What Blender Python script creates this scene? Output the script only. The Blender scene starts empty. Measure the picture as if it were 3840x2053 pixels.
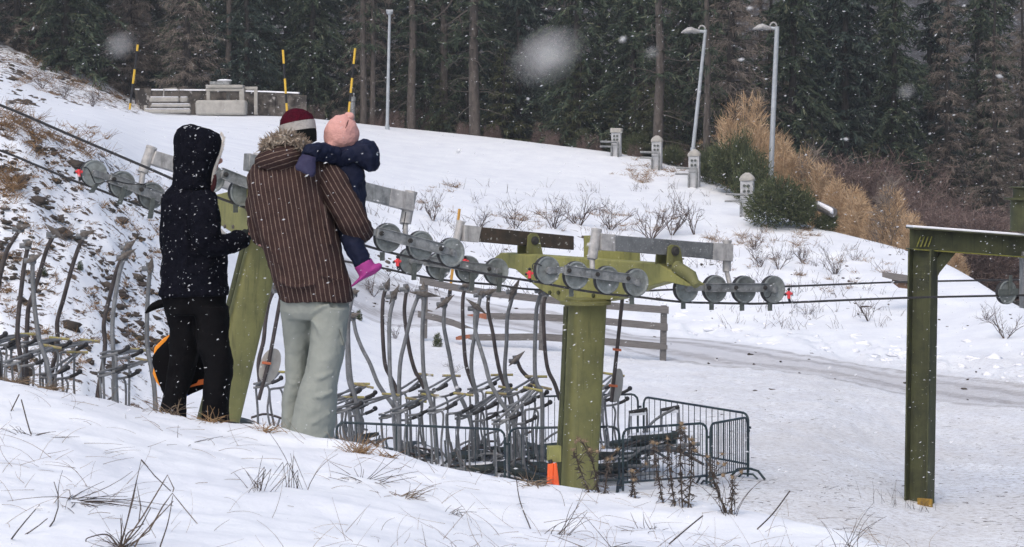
import bpy, math, random
import numpy as np
from mathutils import Vector as V, Matrix, Quaternion
random.seed(11)
NP = np.random.RandomState(5)
SC = bpy.context.scene
COL = SC.collection
F = 8316.0            # focal length of the photograph in photo pixels
CZ = 5.5              # camera height over the lowest ground
HY = 600.0            # photo row of the horizon
R = math.radians

def W(x, y, D):
    """point at distance D (along +Y) seen at photo pixel x, y"""
    return V(((x - 1920.0) / F * D, D, CZ - (y - HY) / F * D))

def pix(p):
    return 1920 + p[0] / p[1] * F, HY - (p[2] - CZ) / p[1] * F

class Plane:
    """a vertical plane in plan direction a through the point Q"""
    def __init__(s, Q, a=None, Q2=None):
        if Q2 is not None:
            a = math.atan2(Q2.y - Q.y, Q2.x - Q.x)
        s.a = a; s.d = V((math.cos(a), math.sin(a), 0)); s.n = V((math.sin(a), -math.cos(a), 0))
        s.c = s.n.dot(V((Q.x, Q.y, 0)))
    def D(s, x):
        return s.c / (s.n.x * (x - 1920.0) / F + s.n.y)
    def __call__(s, x, y, off=0.0):
        return W(x, y, s.D(x)) + s.n * off      # off > 0: towards the camera

# ------------------------------------------------------------------ mesh builder
class MB:
    def __init__(s): s.v = []; s.f = []
    def add(s, vs, fs):
        b = len(s.v); s.v.extend(vs); s.f.extend([tuple(i + b for i in f) for f in fs])
    def tube(s, pts, r, n=8, cap=True, flat=None):
        pts = [V(p) for p in pts]; m = len(pts)
        rs = r if isinstance(r, (list, tuple)) else [r] * m
        b = len(s.v); t0 = (pts[1] - pts[0]).normalized()
        u = t0.orthogonal().normalized()
        for i in range(m):
            if i == 0: t = t0
            elif i == m - 1: t = (pts[i] - pts[i - 1]).normalized()
            else:
                t = ((pts[i + 1] - pts[i]).normalized() + (pts[i] - pts[i - 1]).normalized())
                t = t.normalized() if t.length > 1e-6 else t0
            u = (u - t * u.dot(t))
            u = u.normalized() if u.length > 1e-6 else t.orthogonal().normalized()
            w = t.cross(u)
            for k in range(n):
                a = 2 * math.pi * k / n
                s.v.append(pts[i] + (u * math.cos(a) + w * math.sin(a)) * rs[i])
        for i in range(m - 1):
            for k in range(n):
                k2 = (k + 1) % n
                s.f.append((b + i * n + k, b + i * n + k2, b + (i + 1) * n + k2, b + (i + 1) * n + k))
        if cap:
            s.f.append(tuple(b + k for k in range(n))[::-1])
            s.f.append(tuple(b + (m - 1) * n + k for k in range(n)))
    def loft(s, rings, cap=True):
        b = len(s.v); n = len(rings[0]); m = len(rings)
        for r in rings: s.v.extend(r)
        for i in range(m - 1):
            for k in range(n):
                k2 = (k + 1) % n
                s.f.append((b + i * n + k, b + i * n + k2, b + (i + 1) * n + k2, b + (i + 1) * n + k))
        if cap:
            s.f.append(tuple(b + k for k in range(n))[::-1])
            s.f.append(tuple(b + (m - 1) * n + k for k in range(n)))
    def box(s, c, ax, ay, az):
        c = V(c); q = [c + ax * i + ay * j + az * k for k in (-1, 1) for j in (-1, 1) for i in (-1, 1)]
        s.add(q, [(0, 2, 3, 1), (4, 5, 7, 6), (0, 1, 5, 4), (2, 6, 7, 3), (0, 4, 6, 2), (1, 3, 7, 5)])
    def bar(s, a, b, w, h, up=V((0, 0, 1))):
        """square bar from a to b: w across, h along up"""
        a = V(a); b = V(b); t = (b - a); L = t.length; t.normalize()
        x = t.cross(up).normalized(); z = x.cross(t).normalized()
        s.box((a + b) / 2, t * (L / 2), x * (w / 2), z * (h / 2))
    def prism(s, poly, off):
        n = len(poly); b = len(s.v)
        s.v.extend([V(p) for p in poly]); s.v.extend([V(p) + off for p in poly])
        s.f.append(tuple(b + i for i in range(n))); s.f.append(tuple(b + n + i for i in range(n))[::-1])
        for i in range(n):
            j = (i + 1) % n
            s.f.append((b + j, b + i, b + n + i, b + n + j))
    def lathe(s, c, axis, prof, n=28):
        """prof: list of (radius, height along axis)"""
        c = V(c); axis = V(axis).normalized(); u = axis.orthogonal().normalized(); w = axis.cross(u)
        rings = [[c + axis * h + (u * math.cos(2 * math.pi * k / n) + w * math.sin(2 * math.pi * k / n)) * max(r, 1e-4) for k in range(n)] for r, h in prof]
        s.loft(rings)
    def ell(s, c, a, b_, c_, nu=18, nv=10):
        """ellipsoid with half-axis vectors"""
        c = V(c); rings = []
        for i in range(nv + 1):
            th = math.pi * (i + 0.02) / (nv + 0.04); z = math.cos(th); r = math.sin(th)
            rings.append([c + c_ * z + (a * math.cos(2 * math.pi * k / nu) + b_ * math.sin(2 * math.pi * k / nu)) * r for k in range(nu)])
        s.loft(rings)
    def ball(s, c, r, nu=12, nv=8): s.ell(c, V((r, 0, 0)), V((0, r, 0)), V((0, 0, r)), nu, nv)
    def blade(s, pts, w, side):
        """flat tapering blade along pts"""
        b = len(s.v); m = len(pts)
        for i, p in enumerate(pts):
            ww = w * (1 - i / (m - 1)) ** 0.7 + w * 0.12
            s.v.append(V(p) - side * ww / 2); s.v.append(V(p) + side * ww / 2)
        for i in range(m - 1): s.f.append((b + 2 * i, b + 2 * i + 1, b + 2 * i + 3, b + 2 * i + 2))
    def mesh(s, name, origin=V((0, 0, 0)), smooth=True, angle=42):
        me = bpy.data.meshes.new(name)
        me.from_pydata([tuple(V(p) - origin) for p in s.v], [], s.f)
        me.validate(); me.update()
        if smooth:
            me.polygons.foreach_set('use_smooth', [True] * len(me.polygons))
            try: me.set_sharp_from_angle(angle=R(angle))
            except Exception: pass
        return me
    def build(s, name, mat, parent=None, smooth=True, angle=42, bevel=0, remesh=0, soft=0, sub=0):
        org = root_loc(parent)
        o = bpy.data.objects.new(name, s.mesh(name, org, smooth, 180 if remesh else angle)); COL.objects.link(o)
        if parent is not None: o.parent = parent
        if mat is not None: o.data.materials.append(mat)
        if remesh:
            m = o.modifiers.new('union', 'REMESH'); m.mode = 'VOXEL'; m.voxel_size = remesh; m.use_smooth_shade = True
            if soft:
                m = o.modifiers.new('soft', 'SMOOTH'); m.iterations = soft; m.factor = 0.5
        if bevel:
            m = o.modifiers.new('bevel', 'BEVEL'); m.width = bevel; m.segments = 2; m.limit_method = 'ANGLE'; m.angle_limit = R(40)
        return o

def root_loc(o):
    if o is None: return V((0, 0, 0))
    while o.parent is not None: o = o.parent
    return V(o.location) if o.type == 'EMPTY' else V((0, 0, 0))

def thing(name, label, cat, loc=(0, 0, 0), group=None):
    o = bpy.data.objects.new(name, None); COL.objects.link(o); o.location = loc
    o.empty_display_size = 0.2
    return tag(o, label, cat, group)

def tag(o, label=None, cat=None, group=None, kind=None):
    if label: o['label'] = label
    if cat: o['category'] = cat
    if group: o['group'] = group
    if kind: o['kind'] = kind
    return o

KIDS = {}
def dup(root, loc, rotz=0, scale=1.0, label=None, group=None, tilt=(0, 0)):
    r = root.copy(); COL.objects.link(r)
    r.location = loc; r.rotation_euler = (tilt[0], tilt[1], rotz)
    r.scale = scale if isinstance(scale, tuple) else (scale,) * 3
    if label: r['label'] = label
    if group: r['group'] = group
    for ch in list(root.children):
        c = ch.copy(); COL.objects.link(c); c.parent = r
        for g in list(ch.children):
            d = g.copy(); COL.objects.link(d); d.parent = c
    return r

def ring(c, a, b, n=20, e=2.0):
    c = V(c); out = []
    for k in range(n):
        t = 2 * math.pi * k / n; ct, st = math.cos(t), math.sin(t)
        out.append(c + a * (math.copysign(abs(ct) ** (2 / e), ct)) + b * (math.copysign(abs(st) ** (2 / e), st)))
    return out

def smooth_path(pts, n=6):
    """Catmull-Rom through the points"""
    pts = [V(p) for p in pts]
    if len(pts) < 3: return pts
    q = [pts[0] * 2 - pts[1]] + pts + [pts[-1] * 2 - pts[-2]]; out = []
    for i in range(1, len(q) - 2):
        for k in range(n):
            t = k / n; a, b, c, d = q[i - 1], q[i], q[i + 1], q[i + 2]
            out.append(0.5 * ((2 * b) + (c - a) * t + (2 * a - 5 * b + 4 * c - d) * t * t + (3 * b - a - 3 * c + d) * t ** 3))
    out.append(pts[-1]); return out

# ------------------------------------------------------------------ materials
def mat(name, col, rough=0.6, metal=0.0, col2=None, scale=6.0, amt=(0.4, 0.65), bump=0.0, bscale=40.0, island=None, spec=0.4, stretch=None, col3=None, scale3=30.0, amt3=(0.62, 0.7)):
    m = bpy.data.materials.new(name); m.use_nodes = True
    nt = m.node_tree; N = nt.nodes; L = nt.links; b = N['Principled BSDF']
    b.inputs['Roughness'].default_value = rough; b.inputs['Metallic'].default_value = metal
    b.inputs['Specular IOR Level'].default_value = spec
    b.inputs['Base Color'].default_value = (*col, 1)
    co = N.new('ShaderNodeTexCoord').outputs['Object']
    if stretch:
        mp = N.new('ShaderNodeMapping'); mp.inputs['Scale'].default_value = stretch; L.new(co, mp.inputs['Vector']); co = mp.outputs['Vector']
    cur = None
    if col2 is not None:
        nz = N.new('ShaderNodeTexNoise'); nz.inputs['Scale'].default_value = scale; nz.inputs['Detail'].default_value = 6; nz.inputs['Roughness'].default_value = 0.65
        L.new(co, nz.inputs['Vector'])
        rp = N.new('ShaderNodeValToRGB'); rp.color_ramp.elements[0].position = amt[0]; rp.color_ramp.elements[1].position = amt[1]
        rp.color_ramp.elements[0].color = (*col, 1); rp.color_ramp.elements[1].color = (*col2, 1)
        L.new(nz.outputs['Fac'], rp.inputs['Fac']); cur = rp.outputs['Color']
    if col3 is not None:
        nz = N.new('ShaderNodeTexNoise'); nz.inputs['Scale'].default_value = scale3; nz.inputs['Detail'].default_value = 3
        L.new(co, nz.inputs['Vector'])
        mr = N.new('ShaderNodeMapRange'); mr.inputs['From Min'].default_value = amt3[0]; mr.inputs['From Max'].default_value = amt3[1]
        L.new(nz.outputs['Fac'], mr.inputs['Value'])
        mx = N.new('ShaderNodeMix'); mx.data_type = 'RGBA'; L.new(mr.outputs['Result'], mx.inputs['Factor'])
        if cur is not None: L.new(cur, mx.inputs['A'])
        else: mx.inputs['A'].default_value = (*col, 1)
        mx.inputs['B'].default_value = (*col3, 1); cur = mx.outputs['Result']
    if island is not None:
        g = N.new('ShaderNodeNewGeometry'); rp = N.new('ShaderNodeValToRGB'); e = rp.color_ramp.elements
        cols = [col] + list(island)
        e[0].color = (*cols[0], 1); e[1].color = (*cols[-1], 1)
        for i in range(1, len(cols) - 1):
            x = e.new(i / (len(cols) - 1)); x.color = (*cols[i], 1)
        L.new(g.outputs['Random Per Island'], rp.inputs['Fac']); cur = rp.outputs['Color']
    if cur is not None: L.new(cur, b.inputs['Base Color'])
    if bump:
        nz = N.new('ShaderNodeTexNoise'); nz.inputs['Scale'].default_value = bscale; nz.inputs['Detail'].default_value = 5
        L.new(co, nz.inputs['Vector'])
        bp = N.new('ShaderNodeBump'); bp.inputs['Strength'].default_value = bump; bp.inputs['Distance'].default_value = 0.02
        L.new(nz.outputs['Fac'], bp.inputs['Height']); L.new(bp.outputs['Normal'], b.inputs['Normal'])
    return m

def stripe_mat(name, base, line, direction, freq, width=0.16, wob=0.012, wscale=5.0):
    m = mat(name, base, 0.95, bump=0.5, bscale=160, spec=0.15)
    nt = m.node_tree; N = nt.nodes; L = nt.links; b = N['Principled BSDF']
    co = N.new('ShaderNodeTexCoord').outputs['Object']
    nz = N.new('ShaderNodeTexNoise'); nz.inputs['Scale'].default_value = wscale; nz.inputs['Detail'].default_value = 3; L.new(co, nz.inputs['Vector'])
    dt = N.new('ShaderNodeVectorMath'); dt.operation = 'DOT_PRODUCT'; L.new(co, dt.inputs[0]); dt.inputs[1].default_value = direction
    def mth(op, a, b_):
        n = N.new('ShaderNodeMath'); n.operation = op
        for i, x in enumerate((a, b_)):
            if x is None: continue
            if isinstance(x, (int, float)): n.inputs[i].default_value = x
            else: L.new(x, n.inputs[i])
        return n.outputs[0]
    w = mth('MULTIPLY', mth('SUBTRACT', nz.outputs['Fac'], 0.5), wob * 2)
    fr = mth('FRACT', mth('MULTIPLY', mth('ADD', dt.outputs['Value'], w), freq), None)
    nz2 = N.new('ShaderNodeTexNoise'); nz2.inputs['Scale'].default_value = 55; L.new(co, nz2.inputs['Vector'])
    mask = mth('MULTIPLY', mth('LESS_THAN', fr, width), mth('ADD', mth('MULTIPLY', nz2.outputs['Fac'], 1.1), 0.05))
    nz3 = N.new('ShaderNodeTexNoise'); nz3.inputs['Scale'].default_value = 9; nz3.inputs['Detail'].default_value = 5; L.new(co, nz3.inputs['Vector'])
    mx0 = N.new('ShaderNodeMix'); mx0.data_type = 'RGBA'; L.new(nz3.outputs['Fac'], mx0.inputs['Factor'])
    mx0.inputs['A'].default_value = (*[c * 0.7 for c in base], 1); mx0.inputs['B'].default_value = (*[c * 1.35 for c in base], 1)
    mx = N.new('ShaderNodeMix'); mx.data_type = 'RGBA'; L.new(mask, mx.inputs['Factor'])
    L.new(mx0.outputs['Result'], mx.inputs['A']); mx.inputs['B'].default_value = (*line, 1)
    L.new(mx.outputs['Result'], b.inputs['Base Color'])
    return m

def band_mat(name, rows, axis=2, rough=0.7):
    """hard bands of colour along an object axis: rows = [(upto, colour), ...]"""
    m = mat(name, rows[0][1], rough, bump=0.25, bscale=120)
    nt = m.node_tree; N = nt.nodes; L = nt.links; b = N['Principled BSDF']
    sp = N.new('ShaderNodeSeparateXYZ'); L.new(N.new('ShaderNodeTexCoord').outputs['Object'], sp.inputs[0])
    cur = None
    for i, (z, c) in enumerate(rows):
        if i == 0: prev = c; pz = z; continue
        gt = N.new('ShaderNodeMath'); gt.operation = 'GREATER_THAN'; L.new(sp.outputs[axis], gt.inputs[0]); gt.inputs[1].default_value = pz
        mx = N.new('ShaderNodeMix'); mx.data_type = 'RGBA'; L.new(gt.outputs[0], mx.inputs['Factor'])
        if cur is None: mx.inputs['A'].default_value = (*prev, 1)
        else: L.new(cur, mx.inputs['A'])
        mx.inputs['B'].default_value = (*c, 1); cur = mx.outputs['Result']; pz = z
    if cur is not None: L.new(cur, b.inputs['Base Color'])
    return m

SNOWC = (0.80, 0.815, 0.86)
def streaks(m, col, amt=0.5, scale=(9, 9, 0.55), lo=0.52, hi=0.72, rnd=0.0):
    """dirt and rust runs over a painted surface, plus a little difference from piece to piece"""
    nt = m.node_tree; N = nt.nodes; L = nt.links; b = N['Principled BSDF']; src = b.inputs['Base Color'].links[0].from_socket
    mp = N.new('ShaderNodeMapping'); mp.inputs['Scale'].default_value = scale; L.new(N.new('ShaderNodeTexCoord').outputs['Object'], mp.inputs['Vector'])
    nz = N.new('ShaderNodeTexNoise'); nz.inputs['Scale'].default_value = 1.6; nz.inputs['Detail'].default_value = 7; nz.inputs['Roughness'].default_value = .7; L.new(mp.outputs['Vector'], nz.inputs['Vector'])
    mr = N.new('ShaderNodeMapRange'); mr.inputs['From Min'].default_value = lo; mr.inputs['From Max'].default_value = hi; mr.inputs['To Max'].default_value = amt; L.new(nz.outputs['Fac'], mr.inputs['Value'])
    mx = N.new('ShaderNodeMix'); mx.data_type = 'RGBA'; L.new(mr.outputs['Result'], mx.inputs['Factor']); L.new(src, mx.inputs['A']); mx.inputs['B'].default_value = (*col, 1); out = mx.outputs['Result']
    if rnd:
        hs = N.new('ShaderNodeHueSaturation'); mr2 = N.new('ShaderNodeMapRange'); mr2.inputs['To Min'].default_value = 1 - rnd; mr2.inputs['To Max'].default_value = 1 + rnd
        L.new(N.new('ShaderNodeObjectInfo').outputs['Random'], mr2.inputs['Value']); L.new(mr2.outputs['Result'], hs.inputs['Value']); L.new(out, hs.inputs['Color']); out = hs.outputs['Color']
    L.new(out, b.inputs['Base Color'])

M = {}
M['snow'] = mat('snow', SNOWC, 0.85, bump=0.3, bscale=14, spec=0.2)
M['flake'] = mat('flake', (0.9, 0.92, 0.95), 0.8, spec=0.1); M['flake'].node_tree.nodes['Principled BSDF'].inputs['Alpha'].default_value = 0.52
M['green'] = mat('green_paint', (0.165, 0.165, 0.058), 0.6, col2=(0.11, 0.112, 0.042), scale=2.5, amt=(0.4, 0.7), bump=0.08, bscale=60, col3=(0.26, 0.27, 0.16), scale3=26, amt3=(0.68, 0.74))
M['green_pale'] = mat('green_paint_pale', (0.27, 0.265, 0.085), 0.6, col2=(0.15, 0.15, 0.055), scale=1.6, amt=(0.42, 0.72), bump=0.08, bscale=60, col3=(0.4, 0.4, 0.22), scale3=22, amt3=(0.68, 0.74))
M['green_dark'] = mat('green_paint_mossy', (0.06, 0.066, 0.025), 0.65, col2=(0.024, 0.028, 0.013), scale=2.2, amt=(0.42, 0.68), bump=0.15, bscale=50, col3=(0.2, 0.22, 0.12), scale3=24, amt3=(0.7, 0.74))
M['moss'] = mat('moss_edge', (0.20, 0.19, 0.03), 0.8, col2=(0.08, 0.09, 0.02), scale=20)
M['galv'] = mat('galvanised_steel', (0.30, 0.31, 0.31), 0.5, metal=0.25, col2=(0.15, 0.16, 0.165), scale=9, amt=(0.38, 0.66), bump=0.05)
M['galv_pale'] = mat('galvanised_steel_pale', (0.46, 0.45, 0.44), 0.55, metal=0.1, col2=(0.26, 0.26, 0.26), scale=7, amt=(0.4, 0.68), bump=0.05)
M['beam_brown'] = mat('stained_steel', (0.055, 0.038, 0.025), 0.7, col2=(0.025, 0.02, 0.014), scale=6, col3=(0.3, 0.3, 0.27), scale3=16, amt3=(0.66, 0.72))
M['beam_grey'] = mat('beam_grey', (0.17, 0.18, 0.185), 0.55, metal=0.2, col2=(0.10, 0.105, 0.11), scale=5, col3=(0.32, 0.33, 0.33), scale3=40, amt3=(0.6, 0.7))
M['wheel'] = mat('wheel_disc', (0.135, 0.155, 0.157), 0.55, metal=0.1, col2=(0.085, 0.10, 0.102), scale=8, bump=0.1, bscale=50)
M['wheel_rim'] = mat('wheel_rim', (0.27, 0.295, 0.288), 0.5, metal=0.1, col2=(0.18, 0.2, 0.196), scale=10)
M['rubber'] = mat('rubber', (0.03, 0.03, 0.032), 0.7)
M['tab'] = mat('tab_steel', (0.12, 0.135, 0.125), 0.6, metal=0.2, col2=(0.07, 0.08, 0.075), scale=14)
M['rope'] = mat('wire_rope', (0.035, 0.033, 0.034), 0.5, metal=0.3, col2=(0.07, 0.065, 0.06), scale=60)
M['black'] = mat('black_plastic', (0.012, 0.012, 0.014), 0.5)
M['bolt'] = mat('bolt_steel', (0.03, 0.028, 0.026), 0.6)
M['red'] = mat('red_plastic', (0.75, 0.06, 0.07), 0.4)
M['hanger'] = mat('hanger_steel', (0.19, 0.2, 0.212), 0.55, metal=0.1, col2=(0.10, 0.106, 0.112), scale=7, amt=(0.4, 0.7))
M['hanger_dark'] = mat('hanger_steel_dark', (0.075, 0.062, 0.06), 0.55, metal=0.2, col2=(0.035, 0.03, 0.03), scale=7)
M['grip'] = mat('grip_steel', (0.10, 0.085, 0.075), 0.6, metal=0.2, col2=(0.2, 0.19, 0.18), scale=18, amt=(0.45, 0.7))
M['yellow_worn'] = mat('yellow_worn', (0.34, 0.31, 0.10), 0.6, col2=(0.25, 0.19, 0.12), scale=16, amt=(0.45, 0.6), col3=(0.2, 0.2, 0.17), scale3=30, amt3=(0.6, 0.66))
M['pad'] = mat('seat_pad', (0.016, 0.024, 0.024), 0.6, col2=(0.035, 0.045, 0.042), scale=10, bump=0.1)
M['barrier'] = mat('barrier_paint', (0.016, 0.026, 0.04), 0.45, col2=(0.02, 0.045, 0.045), scale=4)
M['wood'] = mat('grey_wood', (0.175, 0.165, 0.16), 0.85, col2=(0.10, 0.094, 0.09), scale=5, stretch=(1, 1, 14), bump=0.3, bscale=30)
M['wood_raw'] = mat('split_wood', (0.36, 0.14, 0.08), 0.85, col2=(0.24, 0.09, 0.055), scale=14)
M['lamp'] = mat('lamp_steel', (0.42, 0.45, 0.48), 0.45, metal=0.2, col2=(0.33, 0.36, 0.385), scale=4)
M['concrete'] = mat('concrete', (0.40, 0.385, 0.355), 0.85, col2=(0.31, 0.30, 0.275), scale=4, bump=0.12)
M['pillar'] = mat('pillar_paint', (0.50, 0.51, 0.53), 0.7, col2=(0.38, 0.39, 0.40), scale=5)
M['stone'] = mat('wall_stone', (0.13, 0.115, 0.10), 0.9, col2=(0.035, 0.031, 0.028), scale=1.6, amt=(0.42, 0.56), bump=0.6, bscale=5, col3=(0.30, 0.285, 0.27), scale3=4, amt3=(0.62, 0.68))
M['yellow'] = mat('yellow_paint', (0.66, 0.42, 0.04), 0.5)
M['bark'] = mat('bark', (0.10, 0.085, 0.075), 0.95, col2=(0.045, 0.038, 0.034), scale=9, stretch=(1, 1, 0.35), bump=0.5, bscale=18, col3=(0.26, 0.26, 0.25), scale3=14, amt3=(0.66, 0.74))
M['needle'] = mat('needles', (0.012, 0.02, 0.015), 0.7, island=[(0.040, 0.062, 0.040), (0.064, 0.088, 0.052), (0.024, 0.040, 0.030), (0.13, 0.145, 0.09)], spec=0.2)
M['needle_blue'] = mat('needles_dark', (0.010, 0.016, 0.017), 0.7, island=[(0.024, 0.042, 0.037), (0.044, 0.068, 0.055), (0.09, 0.11, 0.088)], spec=0.2)
M['deadtwig'] = mat('dead_twigs', (0.06, 0.048, 0.04), 0.9, island=[(0.085, 0.07, 0.06), (0.045, 0.036, 0.032), (0.13, 0.115, 0.1)])
M['larch'] = mat('bare_larch_twigs', (0.05, 0.04, 0.034), 0.9, island=[(0.19, 0.16, 0.135), (0.25, 0.205, 0.17), (0.10, 0.09, 0.08)])
M['larch_tan'] = mat('tan_larch_twigs', (0.24, 0.14, 0.065), 0.9, island=[(0.60, 0.42, 0.25), (0.38, 0.26, 0.155), (0.70, 0.54, 0.37)])
M['thicket'] = mat('purple_brown_twigs', (0.075, 0.045, 0.04), 0.9, island=[(0.16, 0.11, 0.10), (0.085, 0.062, 0.06), (0.28, 0.21, 0.18), (0.12, 0.08, 0.075)])
M['pine'] = mat('pine_needles', (0.018, 0.030, 0.012), 0.7, island=[(0.058, 0.078, 0.032), (0.10, 0.115, 0.05), (0.028, 0.038, 0.02), (0.13, 0.14, 0.07)], spec=0.2)
M['olive'] = mat('olive_needles', (0.03, 0.038, 0.018), 0.8, island=[(0.055, 0.066, 0.03), (0.085, 0.088, 0.045), (0.035, 0.042, 0.024)], spec=0.2)
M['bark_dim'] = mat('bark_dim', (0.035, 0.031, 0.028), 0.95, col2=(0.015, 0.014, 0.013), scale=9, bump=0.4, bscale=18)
M['twig'] = mat('shrub_twig', (0.085, 0.06, 0.05), 0.9, col2=(0.05, 0.035, 0.03), scale=6)
M['grass'] = mat('dry_grass', (0.20, 0.145, 0.09), 0.9, island=[(0.11, 0.08, 0.06), (0.27, 0.20, 0.125), (0.15, 0.105, 0.08)])
M['grass_dark'] = mat('dry_stems', (0.07, 0.05, 0.04), 0.9, island=[(0.045, 0.035, 0.03), (0.10, 0.075, 0.055)])
M['grass_gold'] = mat('golden_grass', (0.25, 0.15, 0.07), 0.95, island=[(0.32, 0.21, 0.11), (0.19, 0.11, 0.055), (0.14, 0.085, 0.05)])
M['soil'] = mat('heather_soil', (0.045, 0.036, 0.031), 0.95, island=[(0.085, 0.07, 0.06), (0.045, 0.035, 0.03), (0.065, 0.055, 0.04), (0.12, 0.10, 0.09)], bump=0.6, bscale=20)
M['orange'] = mat('orange_plastic', (0.85, 0.13, 0.025), 0.55, col2=(0.65, 0.085, 0.02), scale=5)

streaks(M['green'], (0.055, 0.05, 0.02), 0.75); streaks(M['green_pale'], (0.07, 0.07, 0.025), 0.7, (5, 5, .8)); streaks(M['green_dark'], (0.012, 0.013, 0.008), 0.8)
streaks(M['galv'], (0.075, 0.07, 0.062), 0.6, (6, 6, 1.2), rnd=.12); streaks(M['galv_pale'], (0.16, 0.15, 0.14), 0.7, (6, 6, 1)); streaks(M['beam_grey'], (0.27, 0.275, 0.28), 0.5, (8, 8, 2))
streaks(M['wheel'], (0.06, 0.065, 0.064), 0.7, (3, 3, 3), .45, .68, rnd=.28); streaks(M['wheel_rim'], (0.12, 0.125, 0.12), 0.7, (4, 4, 4), .45, .65, rnd=.2)
streaks(M['hanger'], (0.075, 0.066, 0.06), 0.6, (4, 4, 1), rnd=.2); streaks(M['concrete'], (0.2, 0.19, 0.17), 0.5, (2, 2, .5)); streaks(M['orange'], (0.45, 0.06, 0.02), .6, (5, 5, 1))
# ------------------------------------------------------------------ terrain
def pchip_slopes(x, y):
    h = np.diff(x); d = np.diff(y) / h
    m = np.zeros_like(y); m[0] = d[0]; m[-1] = d[-1]
    for i in range(1, len(x) - 1):
        if d[i - 1] * d[i] > 0:
            w1 = 2 * h[i] + h[i - 1]; w2 = h[i] + 2 * h[i - 1]
            m[i] = (w1 + w2) / (w1 / d[i - 1] + w2 / d[i])
    return m
def pchip(x, y, q):
    m = pchip_slopes(x, y); q = np.clip(q, x[0], x[-1]); i = np.clip(np.searchsorted(x, q) - 1, 0, len(x) - 2)
    h = x[i + 1] - x[i]; t = (q - x[i]) / h
    return (y[i] * (1 + 2 * t) * (1 - t) ** 2 + m[i] * h * t * (1 - t) ** 2 + y[i + 1] * t * t * (3 - 2 * t) + m[i + 1] * h * t * t * (t - 1))

_near = {  # x: (edge distance, edge row, z at 20 m, z at 33 m)
    -800: (12.4, 1330, -4.0, -4.1), 0: (12.2, 1415, -4.3, -4.35), 300: (12, 1472, -4.6, -4.8), 600: (12, 1541, -5.0, -5.1), 1000: (11.9, 1614, -5.2, -5.35),
    1500: (11.5, 1716, -5.4, -5.5), 2000: (11.2, 1808, -5.6, -5.55), 2500: (10.8, 1874, -5.7, -5.55), 3000: (10.3, 1950, -5.8, -5.8), 3500: (9.6, 2066, -6.2, -6.15), 3900: (9.0, 2155, -6.5, -6.4), 4700: (8.4, 2300, -7.0, -6.9)}
_far = {
    0: [(34, 1640), (38.5, 1395), (41.5, 1130), (44, 900), (47.5, 640), (51, 430), (60, 405), (85, 335), (98, 265), (112, 170), (125, 110), (160, 0), (260, -300), (400, -900)],
    300: [(36, 1640), (39.5, 1440), (42.5, 1200), (45, 980), (49, 760), (53, 550), (62, 475), (85, 405), (100, 368), (112, 282), (126, 215), (160, 90), (260, -200), (400, -800)],
    600: [(38, 1650), (42, 1480), (46, 1230), (50, 1000), (54, 830), (59, 690), (70, 560), (90, 455), (104, 432), (110, 420), (130, 340), (160, 200), (260, -100), (400, -700)],
    1000: [(38, 1700), (44, 1500), (50, 1280), (57, 1060), (62, 880), (66, 750), (74, 640), (92, 490), (106, 436), (112, 432), (132, 380), (160, 280), (260, 0), (400, -600)],
    1500: [(37, 1850), (48, 1520), (57, 1320), (63, 1210), (67, 1120), (72, 960), (77, 800), (95, 575), (108, 481), (116, 492), (135, 430), (165, 320), (260, 50), (400, -500)],
    2000: [(37, 1850), (49, 1520), (60, 1310), (66, 1220), (70, 1140), (75, 970), (80, 830), (93, 650), (104, 535), (115, 542), (135, 470), (165, 350), (260, 60), (400, -500)],
    2500: [(37, 1830), (50, 1510), (64, 1300), (69, 1245), (73, 1150), (77, 1000), (82, 850), (91, 710), (98, 612), (112, 592), (135, 520), (165, 400), (260, 100), (400, -400)],
    3000: [(37.5, 1840), (50, 1510), (57, 1400), (62, 1335), (67, 1255), (75, 1050), (81, 895), (84, 838), (88, 842), (110, 800), (135, 650), (165, 480), (260, 150), (400, -400)],
    3500: [(38.5, 1905), (48, 1640), (54, 1490), (58, 1430), (64, 1310), (71, 1140), (76, 1025), (79, 972), (82, 992), (110, 900), (135, 720), (165, 520), (260, 150), (400, -400)],
    3900: [(39, 1915), (47, 1650), (51, 1545), (55, 1480), (60, 1370), (64, 1280), (67, 1212), (69, 1180), (74, 1220), (110, 1000), (135, 780), (165, 550), (260, 150), (400, -400)]}
_far[-800] = [(d, y - 120) for d, y in _far[0]]
_far[4700] = [(d, y + 110) for d, y in _far[3900]]
PX = np.array(sorted(_far), float)
_kn = []
for x in PX:
    eD, eY, z20, z33 = _near[int(x)]
    ez = -(eY - HY) / F * eD
    k = [(0.4, -1.5), (3.5, -1.47), (7.0, -1.42 + 0.12 * (ez + 1.45)), (eD - 0.9, ez - 0.02), (eD, ez), (eD + 0.55, ez - 0.14), (eD + 1.8, ez - 0.75), (20, z20), (33, z33)]
    k += [(d, -(y - HY) / F * d) for d, y in _far[int(x)]]
    _kn.append(k)
_kn = np.array(_kn)          # profiles, knots, (D, z)
_SL = [(np.array([1.0]),)]
def _cross(x):
    x = np.clip(x, PX[0], PX[-1])
    return np.array([[float(pchip(PX, _kn[:, k, c], np.array([x]))[0]) for c in (0, 1)] for k in range(_kn.shape[1])])
_TX = np.arange(-800, 4701, 20.0)
_TK = np.array([_cross(x) for x in _TX])
def colknots(x):
    t = np.clip((x - _TX[0]) / 20.0, 0, len(_TX) - 1.001); i = int(t); f = t - i
    return _TK[i] * (1 - f) + _TK[i + 1] * f
_cache = {}
_DQ = np.concatenate([np.linspace(0.5, 8, 26)[:-1], np.linspace(8, 13.4, 91)[:-1], np.linspace(13.4, 33, 36)[:-1], np.linspace(33, 90, 172)[:-1], np.linspace(90, 130, 70)[:-1], np.linspace(130, 400, 32)])
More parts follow.
